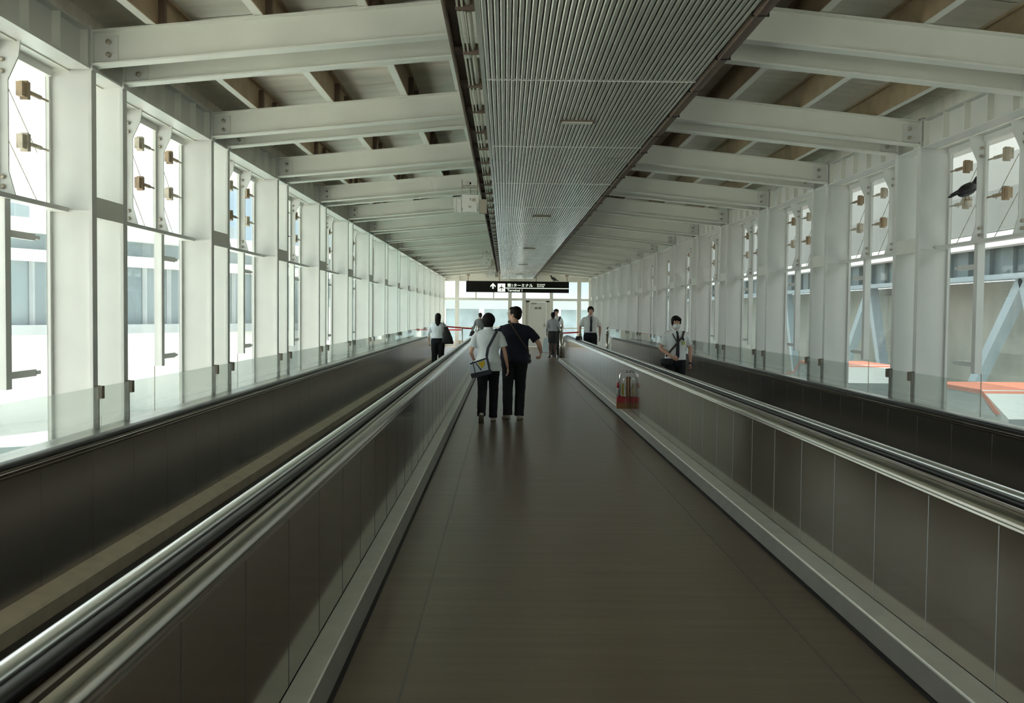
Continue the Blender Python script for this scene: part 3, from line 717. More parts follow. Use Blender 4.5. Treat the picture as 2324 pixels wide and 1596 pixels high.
# ---------------------------------------------------------------- posts, tape barriers, notice, floor sign
def gpost(x, y, label, h=1.15):
    e = empty('gate_post', (x, y, 0), label=label, cat='post')
    m = MB(); m.cyl((0, 0, 0), (0, 0, 0.93), 0.065, 16); m.build('lower_tube', STEEL, e)
    m = MB(); m.cyl((0, 0, 0.93), (0, 0, h), 0.050, 16); m.ell((0, 0, h), (0.05, 0.05, 0.02), 14); m.build('upper_tube', STEEL_SOFT, e)
gpost(1.93, 33.75, 'steel gate post at the far end of the right corridor balustrade')
gpost(-0.90, 33.9, 'steel gate post at the far end of the left corridor balustrade')
gpost(3.50, 33.6, 'steel gate post at the far end of the outer right balustrade')
def stanchion(x, y, label):
    e = empty('barrier_post', (x, y, 0), label=label, cat='barrier post')
    MB().cyl((0, 0, 0.025), (0, 0, 0.98), 0.028, 12).build('pole', STEEL_SOFT, e)
    MB().rings([(0, 0, 0, 0.16, 0.16), (0, 0, 0.015, 0.16, 0.16), (0, 0, 0.03, 0.03, 0.03)], 18).build('foot', STEEL_SOFT, e)
    MB().cyl((0, 0, 0.98), (0, 0, 1.05), 0.036, 12).build('head', RUSTY, e)
def tape(a, b, label):
    o = MB().obox(a, b, 0.008, 0.055).build('barrier_tape', RED); tag(o, label, 'barrier tape')
stanchion(-1.62, 38.0, 'barrier post at the end of the left walkway holding red tapes')
stanchion(-2.62, 38.6, 'barrier post near the left wall at the end of the left walkway')
stanchion(-1.30, 40.2, 'barrier post behind the red tape, left of the polo walker')
tape((-1.60, 38.0, 0.94), (-2.60, 38.6, 0.92), 'red barrier tape across the end of the left walkway, nearer one')
tape((-1.32, 40.2, 0.95), (-2.34, 39.6, 1.04), 'red barrier tape slanting behind the other at the left walkway')
stanchion(2.10, 37.6, 'barrier post beside the standing pair at the end of the right side')
stanchion(2.86, 37.6, 'barrier post at the right end of the right red tape')
tape((2.13, 37.6, 0.86), (2.83, 37.6, 0.90), 'red barrier tape between the staff at the right')
o = MB().box(XR - 0.062, XR - 0.058, 24.6, 24.8, 0.86, 1.05).build('notice_sheet', mat('paper', (0.75, 0.76, 0.74), 0.7)); tag(o, 'white notice sheet on the right glass guard behind the masked guard', 'notice')
e = empty('floor_sign', (1.72, 41.4, 0), label='pale blue folding floor sign standing in front of the grey door', cat='floor sign')
PB = mat('pale_blue_plastic', (0.55, 0.68, 0.72), 0.4)
for q in (-1, 1):
    m = MB(); m.add([(-0.15, q * 0.14, 0), (0.15, q * 0.14, 0), (0.06, q * 0.012, 0.58), (-0.06, q * 0.012, 0.58), (-0.15, q * 0.155, 0), (0.15, q * 0.155, 0), (0.06, q * 0.027, 0.58), (-0.06, q * 0.027, 0.58)],
          [(0, 1, 2, 3), (4, 7, 6, 5), (0, 4, 5, 1), (1, 5, 6, 2), (2, 6, 7, 3), (3, 7, 4, 0)]); m.build('leaf', PB, e)

# ---------------------------------------------------------------- outside
GRD = mat('apron_concrete', (0.66, 0.66, 0.62), 0.8, noise=0.10, nscale=0.15)
o = MB().box(-260, 260, -120, 320, -5.3, -5.2).build('ground', GRD); tag(o, kind='structure')
BLD = mat('terminal_cladding', (0.36, 0.40, 0.41), 0.5, noise=0.08, nscale=0.3); BLDW = mat('terminal_roof_white', (0.86, 0.87, 0.84), 0.5); BLDG = mat('terminal_glass', (0.16, 0.21, 0.225), 0.25, noise=0.3, nscale=0.25, stretch=(1, 1, 0.4))
def slab(name, a, b, z0, z1, th, m, parent):  # vertical slab between ground points a, b
    a, b = Vector((a[0], a[1], (z0 + z1) / 2)), Vector((b[0], b[1], (z0 + z1) / 2)); return MB().obox(a, b, th, z1 - z0).build(name, m, parent)
e = empty('terminal_building', (0, 0, 0), label='long pale terminal building with white roof bands outside the left windows', cat='building')
A, B = (-52.0, 20.0), (-16.5, 92.0)
slab('upper_floor', A, B, 4.4, 5.1, 8, BLDW, e); slab('roof_band', A, B, 6.1, 6.9, 9, BLDW, e); slab('window_band', A, B, 5.1, 6.1, 7, BLDG, e)
slab('facade', A, B, 0.6, 4.4, 7, BLDG, e); slab('balcony', A, B, 0.0, 0.6, 8.5, BLD, e); slab('lower_floor', A, B, -5.2, 0.0, 7.5, BLDW, e)
fm = MB(); av, bv = Vector((*A, 0)), Vector((*B, 0)); dv = (bv - av).normalized(); nv = Vector((dv.y, -dv.x, 0)); L = (bv - av).length
for i in range(int(L / 2.2)):
    p = av + dv * (i * 2.2) + nv * 3.6; fm.box(p.x - 0.12, p.x + 0.12, p.y - 0.12, p.y + 0.12, 0.6, 4.4)
fm.build('facade_fin', BLD, e)
for i, q in enumerate((12, 30, 47, 66)):
    p = av + dv * q
    MB().box(p.x - 1.2, p.x + 1.2, p.y - 1.0, p.y + 1.0, 6.9, 8.2).build('roof_unit', BLDG, e)
e = empty('pier_building', (0, 78, 0), label='pale pier building with glass front outside the end wall windows', cat='building')
MB().box(-14, 26, 0, 8, -5.2, 1.9).build('facade', mat('pier_glass', (0.25, 0.33, 0.36), 0.3, noise=0.4, nscale=0.5), e)
MB().box(-15, 27, -1, 8, 1.9, 2.6).build('roof_band', BLD, e)
m = MB()
for q in range(-14, 26, 3): m.box(q, q + 0.4, -0.15, 0, -5.2, 1.9)
m.build('facade_fin', BLDW, e)
e = empty('apron_vehicle', (-17, 36, -5.2), 0.5, label='white service van parked on the apron below the left windows', cat='van')
VW = mat('van_white', (0.8, 0.82, 0.8), 0.3); TEAL = mat('teal_paint', (0.20, 0.45, 0.42), 0.5)
def vehicle(e, L, Wd, H, m, roof):
    b = MB(); b.prism([(-L/2, 0.35), (L/2, 0.35), (L/2, 0.85), (L/2 - 0.25, 0.98), (L*0.28, 1.02), (L*0.15, H), (-L*roof, H), (-L/2, 1.05)], -Wd/2, Wd/2); b.build('body', m, e)
    g = MB(); g.prism([(L*0.26, 1.03), (L*0.148, H - 0.08), (-L*roof + 0.1, H - 0.08), (-L*0.42, 1.05)], -Wd/2 - 0.01, Wd/2 + 0.01); g.build('side_window', BLDG, e)
    for x in (-L*0.31, L*0.31):
        for q in (-1, 1): MB().cyl((x, q * Wd/2, 0.33), (x, q * (Wd/2 - 0.22), 0.33), 0.33, 16).build('wheel', RUBBER, e)
vehicle(e, 4.6, 1.8, 2.0, VW, 0.46)
o = MB().box(-32, -8, 12, 26, -5.19, -5.15).build('painted_apron_strip', TEAL); tag(o, 'teal painted strip on the apron below the left windows', 'apron marking')

NB = mat('neighbour_cladding', (0.050, 0.056, 0.046), 0.45, metal=0.0, noise=0.12, nscale=0.5); NBT = mat('neighbour_teal', (0.13, 0.18, 0.19), 0.5, noise=0.2, nscale=0.8); BRACE = mat('brace_blue', (0.34, 0.43, 0.47), 0.45)
e = empty('neighbouring_walkway', (0, 0, 0), label='neighbouring elevated walkway with curved roof and blue braces outside the right windows', cat='building')
prof = [(10.0, 2.75), (9.6, 3.05)]
prof += [(9.9, 3.35), (10.3, 4.3), (10.9, 5.2), (11.8, 6.0), (13.2, 6.5), (15.0, 6.6), (15, 2.75)]
MB().prism(prof[2:] , -6, 62).build('curved_cladding', NB, e)
MB().box(9.7, 10.0, -6, 62, 3.02, 3.30).build('sky_reflection_band', mat('sky_reflection_white', (0.9, 0.92, 0.9), 0.3), e)  # white band painted in for the bright sky reflection below the cladding
m = MB(); m.box(10.15, 10.3, -6, 62, 2.48, 3.02)
y = -6
while y < 62: m.box(10.05, 10.15, y, y + 0.5, 2.48, 3.02); y += 0.95
m.build('ribbed_fascia', NBT, e)
MB().box(9.9, 10.35, -6, 62, 2.38, 2.48).build('ledge', BRACE, e)
MB().box(10.8, 15, -6, 62, -0.9, 2.4).build('inner_wall', mat('inner_wall_grey', (0.27, 0.28, 0.24), 0.7, noise=0.25, nscale=0.6), e)
y = 3.0
while y < 60:
    for (a, b) in (((10.2, y, 2.4), (10.2, y + 3.2, -1.2)), ((10.2, y, 2.4), (10.2, y - 1.6, -1.2))): MB().obox(a, b, 0.24, 0.24).build('brace', BRACE, e)
    y += 8.2
MB().box(9.3, 15, -6, 62, -1.5, -0.95).build('base_beam', mat('base_beam_grey', (0.45, 0.50, 0.50), 0.6), e)
for i, (xx, yy, lab) in enumerate(((8.3, 16.8, 'pale taxi with orange roof parked outside the right windows, nearest the picture edge'), (8.3, 24.5, 'pale taxi with orange roof parked outside the right windows, behind the nearest one'))):
    e = empty('taxi', (xx, yy, -0.95), PI / 2, label=lab, cat='car')
    vehicle(e, 4.3, 1.6, 1.42, mat('taxi_body_%d' % i, (0.26, 0.30, 0.31), 0.35), 0.30)
    r_ = MB(); r_.prism([(0.60, 1.425), (-1.25, 1.425), (-1.35, 1.40), (-1.9, 1.10), (-1.75, 1.08), (-1.28, 1.36), (0.55, 1.36), (1.1, 1.06), (2.0, 1.0), (2.0, 1.04), (1.2, 1.10)], -0.81, 0.81)
    r_.build('roof', mat('taxi_orange_%d' % i, (0.30, 0.075, 0.035), 0.4), e)
o = MB().box(5.2, 9.2, -6, 62, -1.1, -0.95).build('service_road', mat('road_grey', (0.22, 0.24, 0.24), 0.8)); tag(o, 'grey service road between the hall and the neighbouring walkway', 'road')
#@@PEOPLE
# ---------------------------------------------------------------- people
SKIN = mat('skin', (0.62, 0.36, 0.25), 0.5, noise=0.06, nscale=30)
HAIRM = mat('black_hair', (0.007, 0.005, 0.004), 0.62, spec=0.25, noise=0.4, nscale=60, stretch=(1, 1, 0.2))
LIP = mat('lips', (0.40, 0.16, 0.13), 0.5); EYEW = mat('eye_white', (0.7, 0.68, 0.64), 0.3); EYED = mat('iris_dark', (0.02, 0.012, 0.01), 0.2)
NAVY = mat('navy_cloth', (0.006, 0.008, 0.017), 0.9, noise=0.25, nscale=12); TROU = mat('dark_trouser_cloth', (0.004, 0.0045, 0.007), 0.85, noise=0.25, nscale=10)
POLO = mat('pale_polo_cloth', (0.84, 0.88, 0.88), 0.85, noise=0.03, nscale=8); SHIRT = mat('white_shirt_cloth', (0.88, 0.90, 0.88), 0.8)
BLOUSE = mat('white_blouse_cloth', (0.80, 0.86, 0.90), 0.7); STRIPE = mat('grey_blouse_cloth', (0.42, 0.45, 0.48), 0.8, noise=0.15, nscale=60, stretch=(6, 6, 0.4))
GREYJ = mat('grey_jacket_cloth', (0.20, 0.22, 0.22), 0.9, noise=0.1, nscale=10); SKIRTM = mat('charcoal_skirt_cloth', (0.035, 0.034, 0.038), 0.9)
STOCK = mat('dark_stocking', (0.10, 0.045, 0.04), 0.6); SHOEW = mat('pale_shoe', (0.62, 0.58, 0.50), 0.7); SHOEB = mat('black_shoe', (0.012, 0.011, 0.01), 0.35); SOLE = mat('shoe_sole', (0.14, 0.12, 0.08), 0.8)
BLKLTH = mat('black_bag_cloth', (0.010, 0.010, 0.011), 0.6, noise=0.3, nscale=20); BRSTRAP = mat('brown_strap', (0.05, 0.03, 0.022), 0.7); MASKM = mat('face_mask', (0.85, 0.88, 0.87), 0.8); TIE = mat('dark_tie', (0.012, 0.012, 0.025), 0.6)
def rem(o, vox, sm=3, disp=0.0, dsc=0.12):
    m = o.modifiers.new('remesh', 'REMESH'); m.mode = 'VOXEL'; m.voxel_size = vox; m.use_smooth_shade = True
    s_ = o.modifiers.new('smooth', 'SMOOTH'); s_.factor = 0.5; s_.iterations = sm
    if disp:
        t = bpy.data.textures.new('folds', 'CLOUDS'); t.noise_scale = dsc
        q = o.modifiers.new('folds', 'DISPLACE'); q.texture = t; q.strength = disp; q.mid_level = 0.5; q.texture_coords = 'LOCAL'
    return o
def V(*a): return Vector(a)
def person(name, loc, rz, h, label, P, O):
    """local frame: faces +y, x to the person's right; built at 1.70 m then scaled"""
    k = h / 1.70
    e = empty('person', loc, rz, label=label, cat='person'); e.scale = (k, k, k)
    g = P.get('girth', 1.0); vox = O.get('vox', 0.010); det = O.get('detail', True)
    tw = P.get('lean', (0, 0)); hx, hy = P.get('headoff', (0, 0)); yaw = P.get('yaw', 0.0); pit = P.get('pitch', 0.0)
    C = V(hx, 0.016 + hy, 1.578); RH = Matrix.Rotation(yaw, 3, 'Z') @ Matrix.Rotation(pit, 3, 'X')
    def hp(x, y, z): return C + RH @ V(x, y, z)
    def side(q): return 'R' if q > 0 else 'L'
    J = {}
    for q in (-1, 1):
        s_ = side(q)
        J['sh' + s_] = V(q * 0.165 * g, -0.005, 1.365); J['el' + s_] = P.get('el' + s_, V(q * 0.235, -0.03, 1.12)); J['wr' + s_] = P.get('wr' + s_, V(q * 0.245, 0.03, 0.88))
        J['hd' + s_] = P.get('hd' + s_, V(0, 0.12, -1.0)).normalized()
        J['hip' + s_] = V(q * 0.088, 0, 0.90); J['kn' + s_] = P.get('kn' + s_, V(q * 0.095, 0.02, 0.49)); J['an' + s_] = P.get('an' + s_, V(q * 0.10, -0.02, 0.085))
        J['ft' + s_] = P.get('ft' + s_, V(q * 0.12, 1, 0)).normalized()
    fem = P.get('fem', False)
    waist = 0.125 if fem else 0.142; hipw = 0.168 if fem else 0.158
    tors = [(0, 0, 0.80, .10, .08), (0, 0, 0.87, hipw * .95 * g, .105 * g), (0, 0, 0.94, hipw * g, .112 * g), (0, .002, 1.03, (waist + .012) * g, .098 * g), (0, .004, 1.10, waist * g, .094 * g), (0, .006, 1.20, .150 * g, .104 * g), (0, .004, 1.30, .166 * g, .110 * g), (0, 0, 1.36, .166 * g, .098 * g), (0, -.004, 1.40, .135 * g, .082), (0, -.004, 1.425, .100 * g, .070), (0, -.004, 1.450, .065, .058)]
    b = MB(); b.rings(tors, 22)
    b.tube([V(0, -0.006, 1.42), V(hx * .5, 0.0, 1.48), C + V(0, -0.01, -0.045)], [.064, .057, .056], 14)
    b.ell(hp(0, -0.008, 0.025), (.074, .092, .088), 20, RH); b.ell(hp(0, 0.022, -0.045), (.056, .062, .062), 18, RH); b.ell(hp(0, 0.055, -0.085), (.026, .024, .020), 12, RH)
    b.tube([hp(0, 0.080, 0.012), hp(0, 0.098, -0.024), hp(0, 0.088, -0.036)], [.009, .014, .010], 8)
    for q in (-1, 1):
        b.ell(hp(q * 0.074, -0.005, -0.012), (.010, .020, .032), 10, RH)
        b.ell(hp(q * 0.030, 0.076, 0.022), (.018, .010, .008), 10, RH)
    for q in (-1, 1):
        s_ = side(q); sh, el, wr = J['sh' + s_], J['el' + s_], J['wr' + s_]
        am = 0.86 if fem else 1.0
        b.tube([sh + V(-q * .05, 0, -.005), sh, sh.lerp(el, .35), sh.lerp(el, .8), el, el.lerp(wr, .25), el.lerp(wr, .7), wr], [.050, .052 * am, .046 * am, .038 * am, .036 * am, .038 * am, .028 * am, .023 * am], 14)
        # hand: palm, four fingers, thumb
        dd = J['hd' + s_]; nrm = P.get('pn' + s_, V(-q, 0, 0)); nrm = (nrm - dd * nrm.dot(dd)).normalized(); sd = dd.cross(nrm).normalized()
        curl = P.get('curl' + s_, 0.35)
        pc_ = wr + dd * 0.045
        v0 = len(b.v); b.tube([wr, wr + dd * .025, wr + dd * .06, wr + dd * .088], [.021, .033, .039, .035], 12, flat=0.42, flatdir=nrm)
        fwd = P.get('thumb' + s_, 1)
        for fi, (off, ln) in enumerate(((-.028, .068), (-.0095, .078), (.0095, .073), (.027, .058))):
            p0 = wr + dd * .080 + sd * off * fwd * -1; a = dd; c1 = curl * (1 + 0.12 * fi)
            q1 = (dd * math.cos(c1) + nrm * math.sin(c1)); q2 = (dd * math.cos(2.1 * c1) + nrm * math.sin(2.1 * c1)); q3 = (dd * math.cos(3.0 * c1) + nrm * math.sin(3.0 * c1))
            p1 = p0 + q1 * ln * .45; p2 = p1 + q2 * ln * .32; p3 = p2 + q3 * ln * .23
            b.tube([p0 - dd * .012, p0, p1, p2, p3], [.0095, .0095, .009, .0082, .006], 8)
        tb = wr + dd * .028 + sd * .026 * fwd; td = (dd * .75 + sd * .55 * fwd + nrm * .35).normalized()
        b.tube([tb - sd * .012 * fwd, tb, tb + td * .032, tb + (td + dd * .3).normalized() * .06], [.012, .012, .0105, .007], 8)
        hip, kn, an, ft = J['hip' + s_], J['kn' + s_], J['an' + s_], J['ft' + s_]
        b.tube([hip + V(0, 0, .04), hip, hip.lerp(kn, .35), hip.lerp(kn, .85), kn, kn.lerp(an, .28), kn.lerp(an, .75), an], [.085, .090 * g, .078 * g, .056, .052, .054, .036, .034], 16)
        b.tube([an, an + ft * .05 + V(0, 0, -.035), an + ft * .13 + V(0, 0, -.05)], [.034, .034, .026], 10)
    rem(b.build('body', P.get('bodymat', SKIN), e), vox * 0.85, 3)
    # hair
    hm = MB(); st = O.get('hair', 'short')
    hm.ell(hp(0, -0.022, 0.040), (.086, .094, .088), 20, RH); hm.ell(hp(0, -0.045, -0.005), (.078, .065, .080), 18, RH)
    if st == 'short_man':
        hm.ell(hp(0, 0.035, 0.088), (.066, .050, .030), 16, RH)
        hm.ell(hp(-.058, 0.012, 0.035), (.022, .04, .045), 12, RH); hm.ell(hp(.058, 0.012, 0.035), (.022, .04, .045), 12, RH)
    if st == 'fringe':
        hm.ell(hp(0, 0.045, 0.075), (.074, .052, .036), 16, RH); hm.ell(hp(-.040, 0.075, 0.060), (.038, .018, .028), 12, RH); hm.ell(hp(.030, 0.078, 0.065), (.040, .018, .024), 12, RH)
        hm.ell(hp(-.066, 0.005, 0.02), (.022, .05, .055), 12, RH); hm.ell(hp(.066, 0.005, 0.02), (.022, .05, .055), 12, RH)
    if st == 'bob':
        hm.ell(hp(0, -0.03, 0.015), (.106, .100, .105), 20, RH); hm.ell(hp(0, -0.045, -0.060), (.080, .060, .060), 16, RH); hm.ell(hp(0, 0.03, 0.06), (.078, .06, .05), 16, RH)
    if st == 'long':
        hm.ell(hp(0, -0.03, 0.01), (.090, .085, .10), 20, RH); hm.tube([hp(0, -.060, .02), hp(0, -.100, -.07), hp(0, -.150, -.16), hp(0, -.165, -.245)], [.080, .088, .070, .022], 16, flat=0.5, flatdir=V(0, 1, 0))
    if st == 'bun': hm.ell(hp(0, -0.095, -0.02), (.040, .035, .040), 14, RH)
    rem(hm.build('hair', HAIRM, e), 0.008, 2, 0.006, 0.03)
    # face
    if O.get('face', True):
        ey = MB(); ir = MB(); br = MB()
        for q in (-1, 1):
            ey.ell(hp(q * .030, .080, .012), (.013, .008, .007), 10, RH); ir.ell(hp(q * .030, .086, .012), (.006, .005, .006), 8, RH)
            br.tube([hp(q * .014, .088, .032), hp(q * .032, .088, .037), hp(q * .048, .078, .032)], [.003, .004, .002], 6)
        ey.build('eyes', EYEW, e); ir.build('pupils', EYED, e); br.build('eyebrows', HAIRM, e)
        if not O.get('mask'): MB().tube([hp(-.022, .079, -.062), hp(0, .086, -.060), hp(.022, .079, -.062)], [.003, .006, .003], 8).build('mouth', LIP, e)
    if O.get('mask'):
        mk = MB(); mk.ell(hp(0, .042, -.055), (.064, .066, .052), 18, RH); rem(mk.build('face_mask', MASKM, e), 0.006, 2)
        ml = MB()
        for q in (-1, 1): ml.tube([hp(q * .055, .055, -.03), hp(q * .078, .01, -.005)], .002, 5)
        ml.build('mask_loop', MASKM, e)
    if O.get('glasses'):
        gm = MB()
        for q in (-1, 1):
            gm.tube([hp(q * .032 + .022 * math.cos(t), .104, .012 + .017 * math.sin(t)) for t in [2 * PI * i / 12 for i in range(13)]], .0022, 6)
            gm.tube([hp(q * .054, .102, .018), hp(q * .077, .05, .014), hp(q * .078, -.005, .008)], .0022, 6)
        gm.build('glasses', CHROME, e)
    # top garment
    up = MB(); hem = O.get('hem', 0.86); ease = O.get('ease', 0.018)
    rs = [(c[0], c[1], c[2], c[3] + ease, c[4] + ease) for c in tors if c[2] > hem + .02]
    fr = rs[0]; rs = [(0, 0, hem, max(fr[3], hipw * g + ease), max(fr[4], .112 * g + ease))] + rs
    rs = rs[:-1] + [(0, -.004, 1.448, .078, .068), (0, -.004, 1.458, .062, .060)]
    up.rings(rs, 24); sl_ = O.get('sleeve', 0.62)
    for q in (-1, 1):
        s_ = side(q); sh, el, wr = J['sh' + s_], J['el' + s_], J['wr' + s_]
        if sl_ <= 1: up.tube([sh + V(-q * .07, 0, .012), sh + V(-q * .012, 0, .0), sh.lerp(el, .22), sh.lerp(el, sl_ * .6), sh.lerp(el, sl_)], [.046, .058, .064, .065, .070], 16)
        else: up.tube([sh + V(-q * .07, 0, .012), sh + V(-q * .012, 0, 0), sh.lerp(el, .25), sh.lerp(el, .6), el, el.lerp(wr, .5), el.lerp(wr, sl_ - 1)], [.044, .056, .060, .055, .050, .043, .037], 16)
    rem(up.build('shirt' if not O.get('jacket') else 'jacket', O['top'], e), vox, 4, O.get('fold', 0.014), 0.10)
    if O.get('collar'):
        cm = MB(); cm.tube([V(math.sin(t) * .062, -0.004 + math.cos(t) * -.058, 1.462) for t in [-2.6 + 5.2 * i / 14 for i in range(15)]], .013, 8, flat=1.6); cm.build('collar', O['top'], e)
    # lower garment
    lo = MB(); bt = O.get('bottom', 'trousers')
    if bt == 'trousers':
        lo.rings([(0, 0, .80, .12, .09), (0, 0, .87, hipw * g + .012, .118 * g), (0, 0, .94, hipw * g + .012, .124 * g), (0, 0, 1.02, (waist + .024) * g, .108 * g), (0, 0, 1.035, (waist + .015) * g, .10 * g)], 22)
        lw = O.get('legw', 1.0)
        for q in (-1, 1):
            s_ = side(q); hip, kn, an = J['hip' + s_], J['kn' + s_], J['an' + s_]
            lo.tube([hip + V(0, 0, .05), hip + V(0, 0, -.02), hip.lerp(kn, .4), kn, kn.lerp(an, .45), kn.lerp(an, .85), an + V(0, 0, -.022)], [.096, .100 * g, .090 * lw, .074 * lw, .070 * lw, .066 * lw, .068 * lw], 16)
        rem(lo.build('trousers', O['low'], e), vox, 3, 0.012, 0.09)
        MB().rings([(0, 0, 1.0, waist * g + .034, .114 * g), (0, 0, 1.03, waist * g + .032, .112 * g)], 24).build('belt', SHOEB, e) if O.get('belt') else None
    else:
        lo.rings([(0, 0, .56, .165, .12), (0, 0, .70, .178, .13), (0, 0, .86, hipw + .018, .125), (0, 0, .95, hipw + .012, .122), (0, 0, 1.04, waist + .016, .105)], 24)
        rem(lo.build('skirt', O['low'], e), vox, 3, 0.008, 0.1)
    for q in (-1, 1):
        s_ = side(q); an, ft = J['an' + s_], J['ft' + s_]
        upv = V(0, 0, 1); upv = (upv - ft * upv.dot(ft)).normalized()
        base = an - upv * .055
        sm_ = MB(); sm_.tube([base - ft * .055 + upv * .010, base - ft * .03 + upv * .018, base + ft * .05 + upv * .016, base + ft * .13 + upv * .006, base + ft * .185, base + ft * .205], [.026, .038, .040, .044, .034, .012], 14, flat=0.78, flatdir=upv)
        sm_.tube([base + upv * .01, an + upv * .01], [.036, .040], 12)
        so = sm_.build('shoe', O['shoe'], e); rem(so, 0.008, 2)
        sl2 = MB(); sl2.tube([base - ft * .058 - upv * .022, base + ft * .04 - upv * .024, base + ft * .13 - upv * .026, base + ft * .205 - upv * .022], [.032, .038, .044, .022], 12, flat=0.28, flatdir=upv); sl2.build('sole', O.get('solem', SOLE), so)
    return e, hp, J, k
def strap(e, pts, w, t, m, name='strap', nrm=None):
    mb = MB()
    for a, b in zip(pts[:-1], pts[1:]): mb.obox(a, b, w, t, nrm if nrm is not None else V(0, 1, 0))
    return mb.build(name, m, e)

# A: walker in pale polo
LA = V(-0.235, 14.5, 0)
a_, hpA, JA, kA = person('A', LA, 0.03, 1.60, 'person in pale polo shirt and dark trousers walking away, left of the pair',
    dict(fem=True, girth=1.08, headoff=(0.0, .01), elL=V(-.265, -.01, 1.09), wrL=V(-.225, .17, .97), hdL=V(.15, .9, -.3), elR=V(.255, -.02, 1.10), wrR=V(.305, .03, .86), hdR=V(.08, .06, -1), pnR=V(-1, 0, 0), curlR=.3, thumbR=-1,
         knL=V(-.085, .03, .48), anL=V(-.10, -.17, .14), ftL=V(-.02, .62, -.78), knR=V(.095, .11, .49), anR=V(.085, .10, .085), ftR=V(.10, 1, 0)),
    dict(hair='bob', top=POLO, hem=0.80, ease=.028, sleeve=.72, collar=True, low=TROU, shoe=SHOEW, legw=1.0, vox=.009))
# messenger bag
BG = mat('bag_pale_grey', (0.66, 0.72, 0.77), 0.6); BN = mat('bag_dark_trim', (0.035, 0.038, 0.050), 0.6); BY = mat('bag_yellow', (0.75, 0.52, 0.03), 0.6); BRD = mat('bag_red', (0.55, 0.05, 0.03), 0.6)
e = empty('messenger_bag', (LA.x - 0.085, LA.y - 0.235, 0.70), label='pale grey messenger bag with yellow triangle slung on the walker in the polo', cat='bag'); e.rotation_euler = (0.06, -0.24, 0.06)
b = MB(); b.rings([(0, .03, 0, .135, .045), (0, .03, .03, .155, .058), (0, .03, .12, .155, .055), (0, .03, .20, .140, .045), (0, .03, .225, .125, .035)], 24)
o = b.build('bag_body', BG, e); rem(o, .007, 3)
fl = MB(); fl.prism([(-.150, .055), (.135, .050), (.150, .14), (.135, .225), (-.125, .225), (-.152, .14)], -.042, -.032); fl.build('flap', BG, e)
MB().prism([(-.152, -.004), (.14, -.004), (.155, .050), (-.155, .055)], -.040, -.020).build('base_trim', BN, e)
m = MB(); m.obox((-.13, -.040, .205), (.14, -.040, .232), .006, .022, V(0, 0, 1)); m.obox((-.085, -.046, .05), (-.085, -.046, .235), .012, .006, V(0, 1, 0)); m.obox((.125, -.046, .03), (.13, -.046, .26), .030, .008, V(0, 1, 0)); m.obox((-.15, -.043, .06), (.13, -.043, .055), .006, .014, V(0, 0, 1)); m.build('edging', BN, e)
m = MB(); m.add([(-.045, -.0440, .205), (.095, -.0440, .215), (.085, -.0440, .150), (.02, -.0440, .085), (-.01, -.044, .14)], [(0, 1, 2, 3, 4)]); m.build('triangle_patch', SIGNWHT if False else BG, e)
m = MB(); m.add([(-.020, -.0455, .198), (.088, -.0455, .206), (.080, -.0455, .150), (.025, -.0455, .100)], [(0, 1, 2, 3)]); m.build('yellow_patch', BY, e)
m = MB(); m.add([(-.05, -.045, .20), (-.038, -.045, .20), (.02, -.045, .085), (.0, -.045, .078)], [(0, 1, 2, 3)]); m.build('dark_stripe', BN, e)
m = MB(); m.box(.138, .152, -.03, .03, .11, .16); m.build('red_tag', BRD, e)
m = MB(); m.tube([V(.128, -.02, .25), V(.175, .02, .36), V(.270, .035, .47), V(.350, .075, .558), V(.365, .15, .595), V(.31, .25, .56)], .020, 8, flat=.18, flatdir=V(0, -1, 0)); m.build('shoulder_strap', BN, e)

# B: man in navy T-shirt, head turned left
LB = V(0.155, 14.85, 0)
b_, hpB, JB, kB = person('B', LB, -0.02, 1.70, 'person in navy T-shirt walking away with head turned left beside the polo walker',
    dict(girth=1.20, yaw=1.15, headoff=(-.005, .015), elL=V(-.275, -.02, 1.12), wrL=V(-.30, .06, .90), hdL=V(-.05, .2, -1), elR=V(.36, -.04, 1.15), wrR=V(.395, .04, 1.01), hdR=V(-.20, .15, -.75), pnR=V(-1, .1, .2), curlR=.85, thumbR=-1,
         knL=V(-.10, .02, .49), anL=V(-.095, -.04, .095), ftL=V(-.35, .92, -.12), knR=V(.09, .08, .49), anR=V(.075, .0, .085), ftR=V(.18, 1, 0)),
    dict(hair='short_man', glasses=True, top=NAVY, hem=0.87, ease=.030, sleeve=.80, low=TROU, shoe=SHOEW, legw=1.08, vox=.009, fold=.018))
e = empty('crossbody_bag', (LB.x, LB.y, 0), label='small dark bag with thin brown strap worn across the back of the navy T-shirt', cat='bag')
strap(e, [V(-.10, .10, 1.455), V(-.085, -.02, 1.485), V(-.05, -.122, 1.42), V(.02, -.162, 1.31), V(.10, -.160, 1.19), V(.175, -.115, 1.08), V(.21, .0, .99)], .022, .006, BRSTRAP, nrm=V(0, 1, 0))
m = MB(); m.rings([(.19, .16, .84, .05, .07), (.19, .16, .88, .06, .085), (.19, .16, .98, .055, .08)], 14); m.build('pouch', BLKLTH, e)
m = MB(); m.tube([V(.225 + .028 * math.cos(t), .02, .885 + .032 * math.sin(t)) for t in [2 * PI * i / 14 for i in range(15)]], .004, 6); m.build('key_ring', BOLT, e)

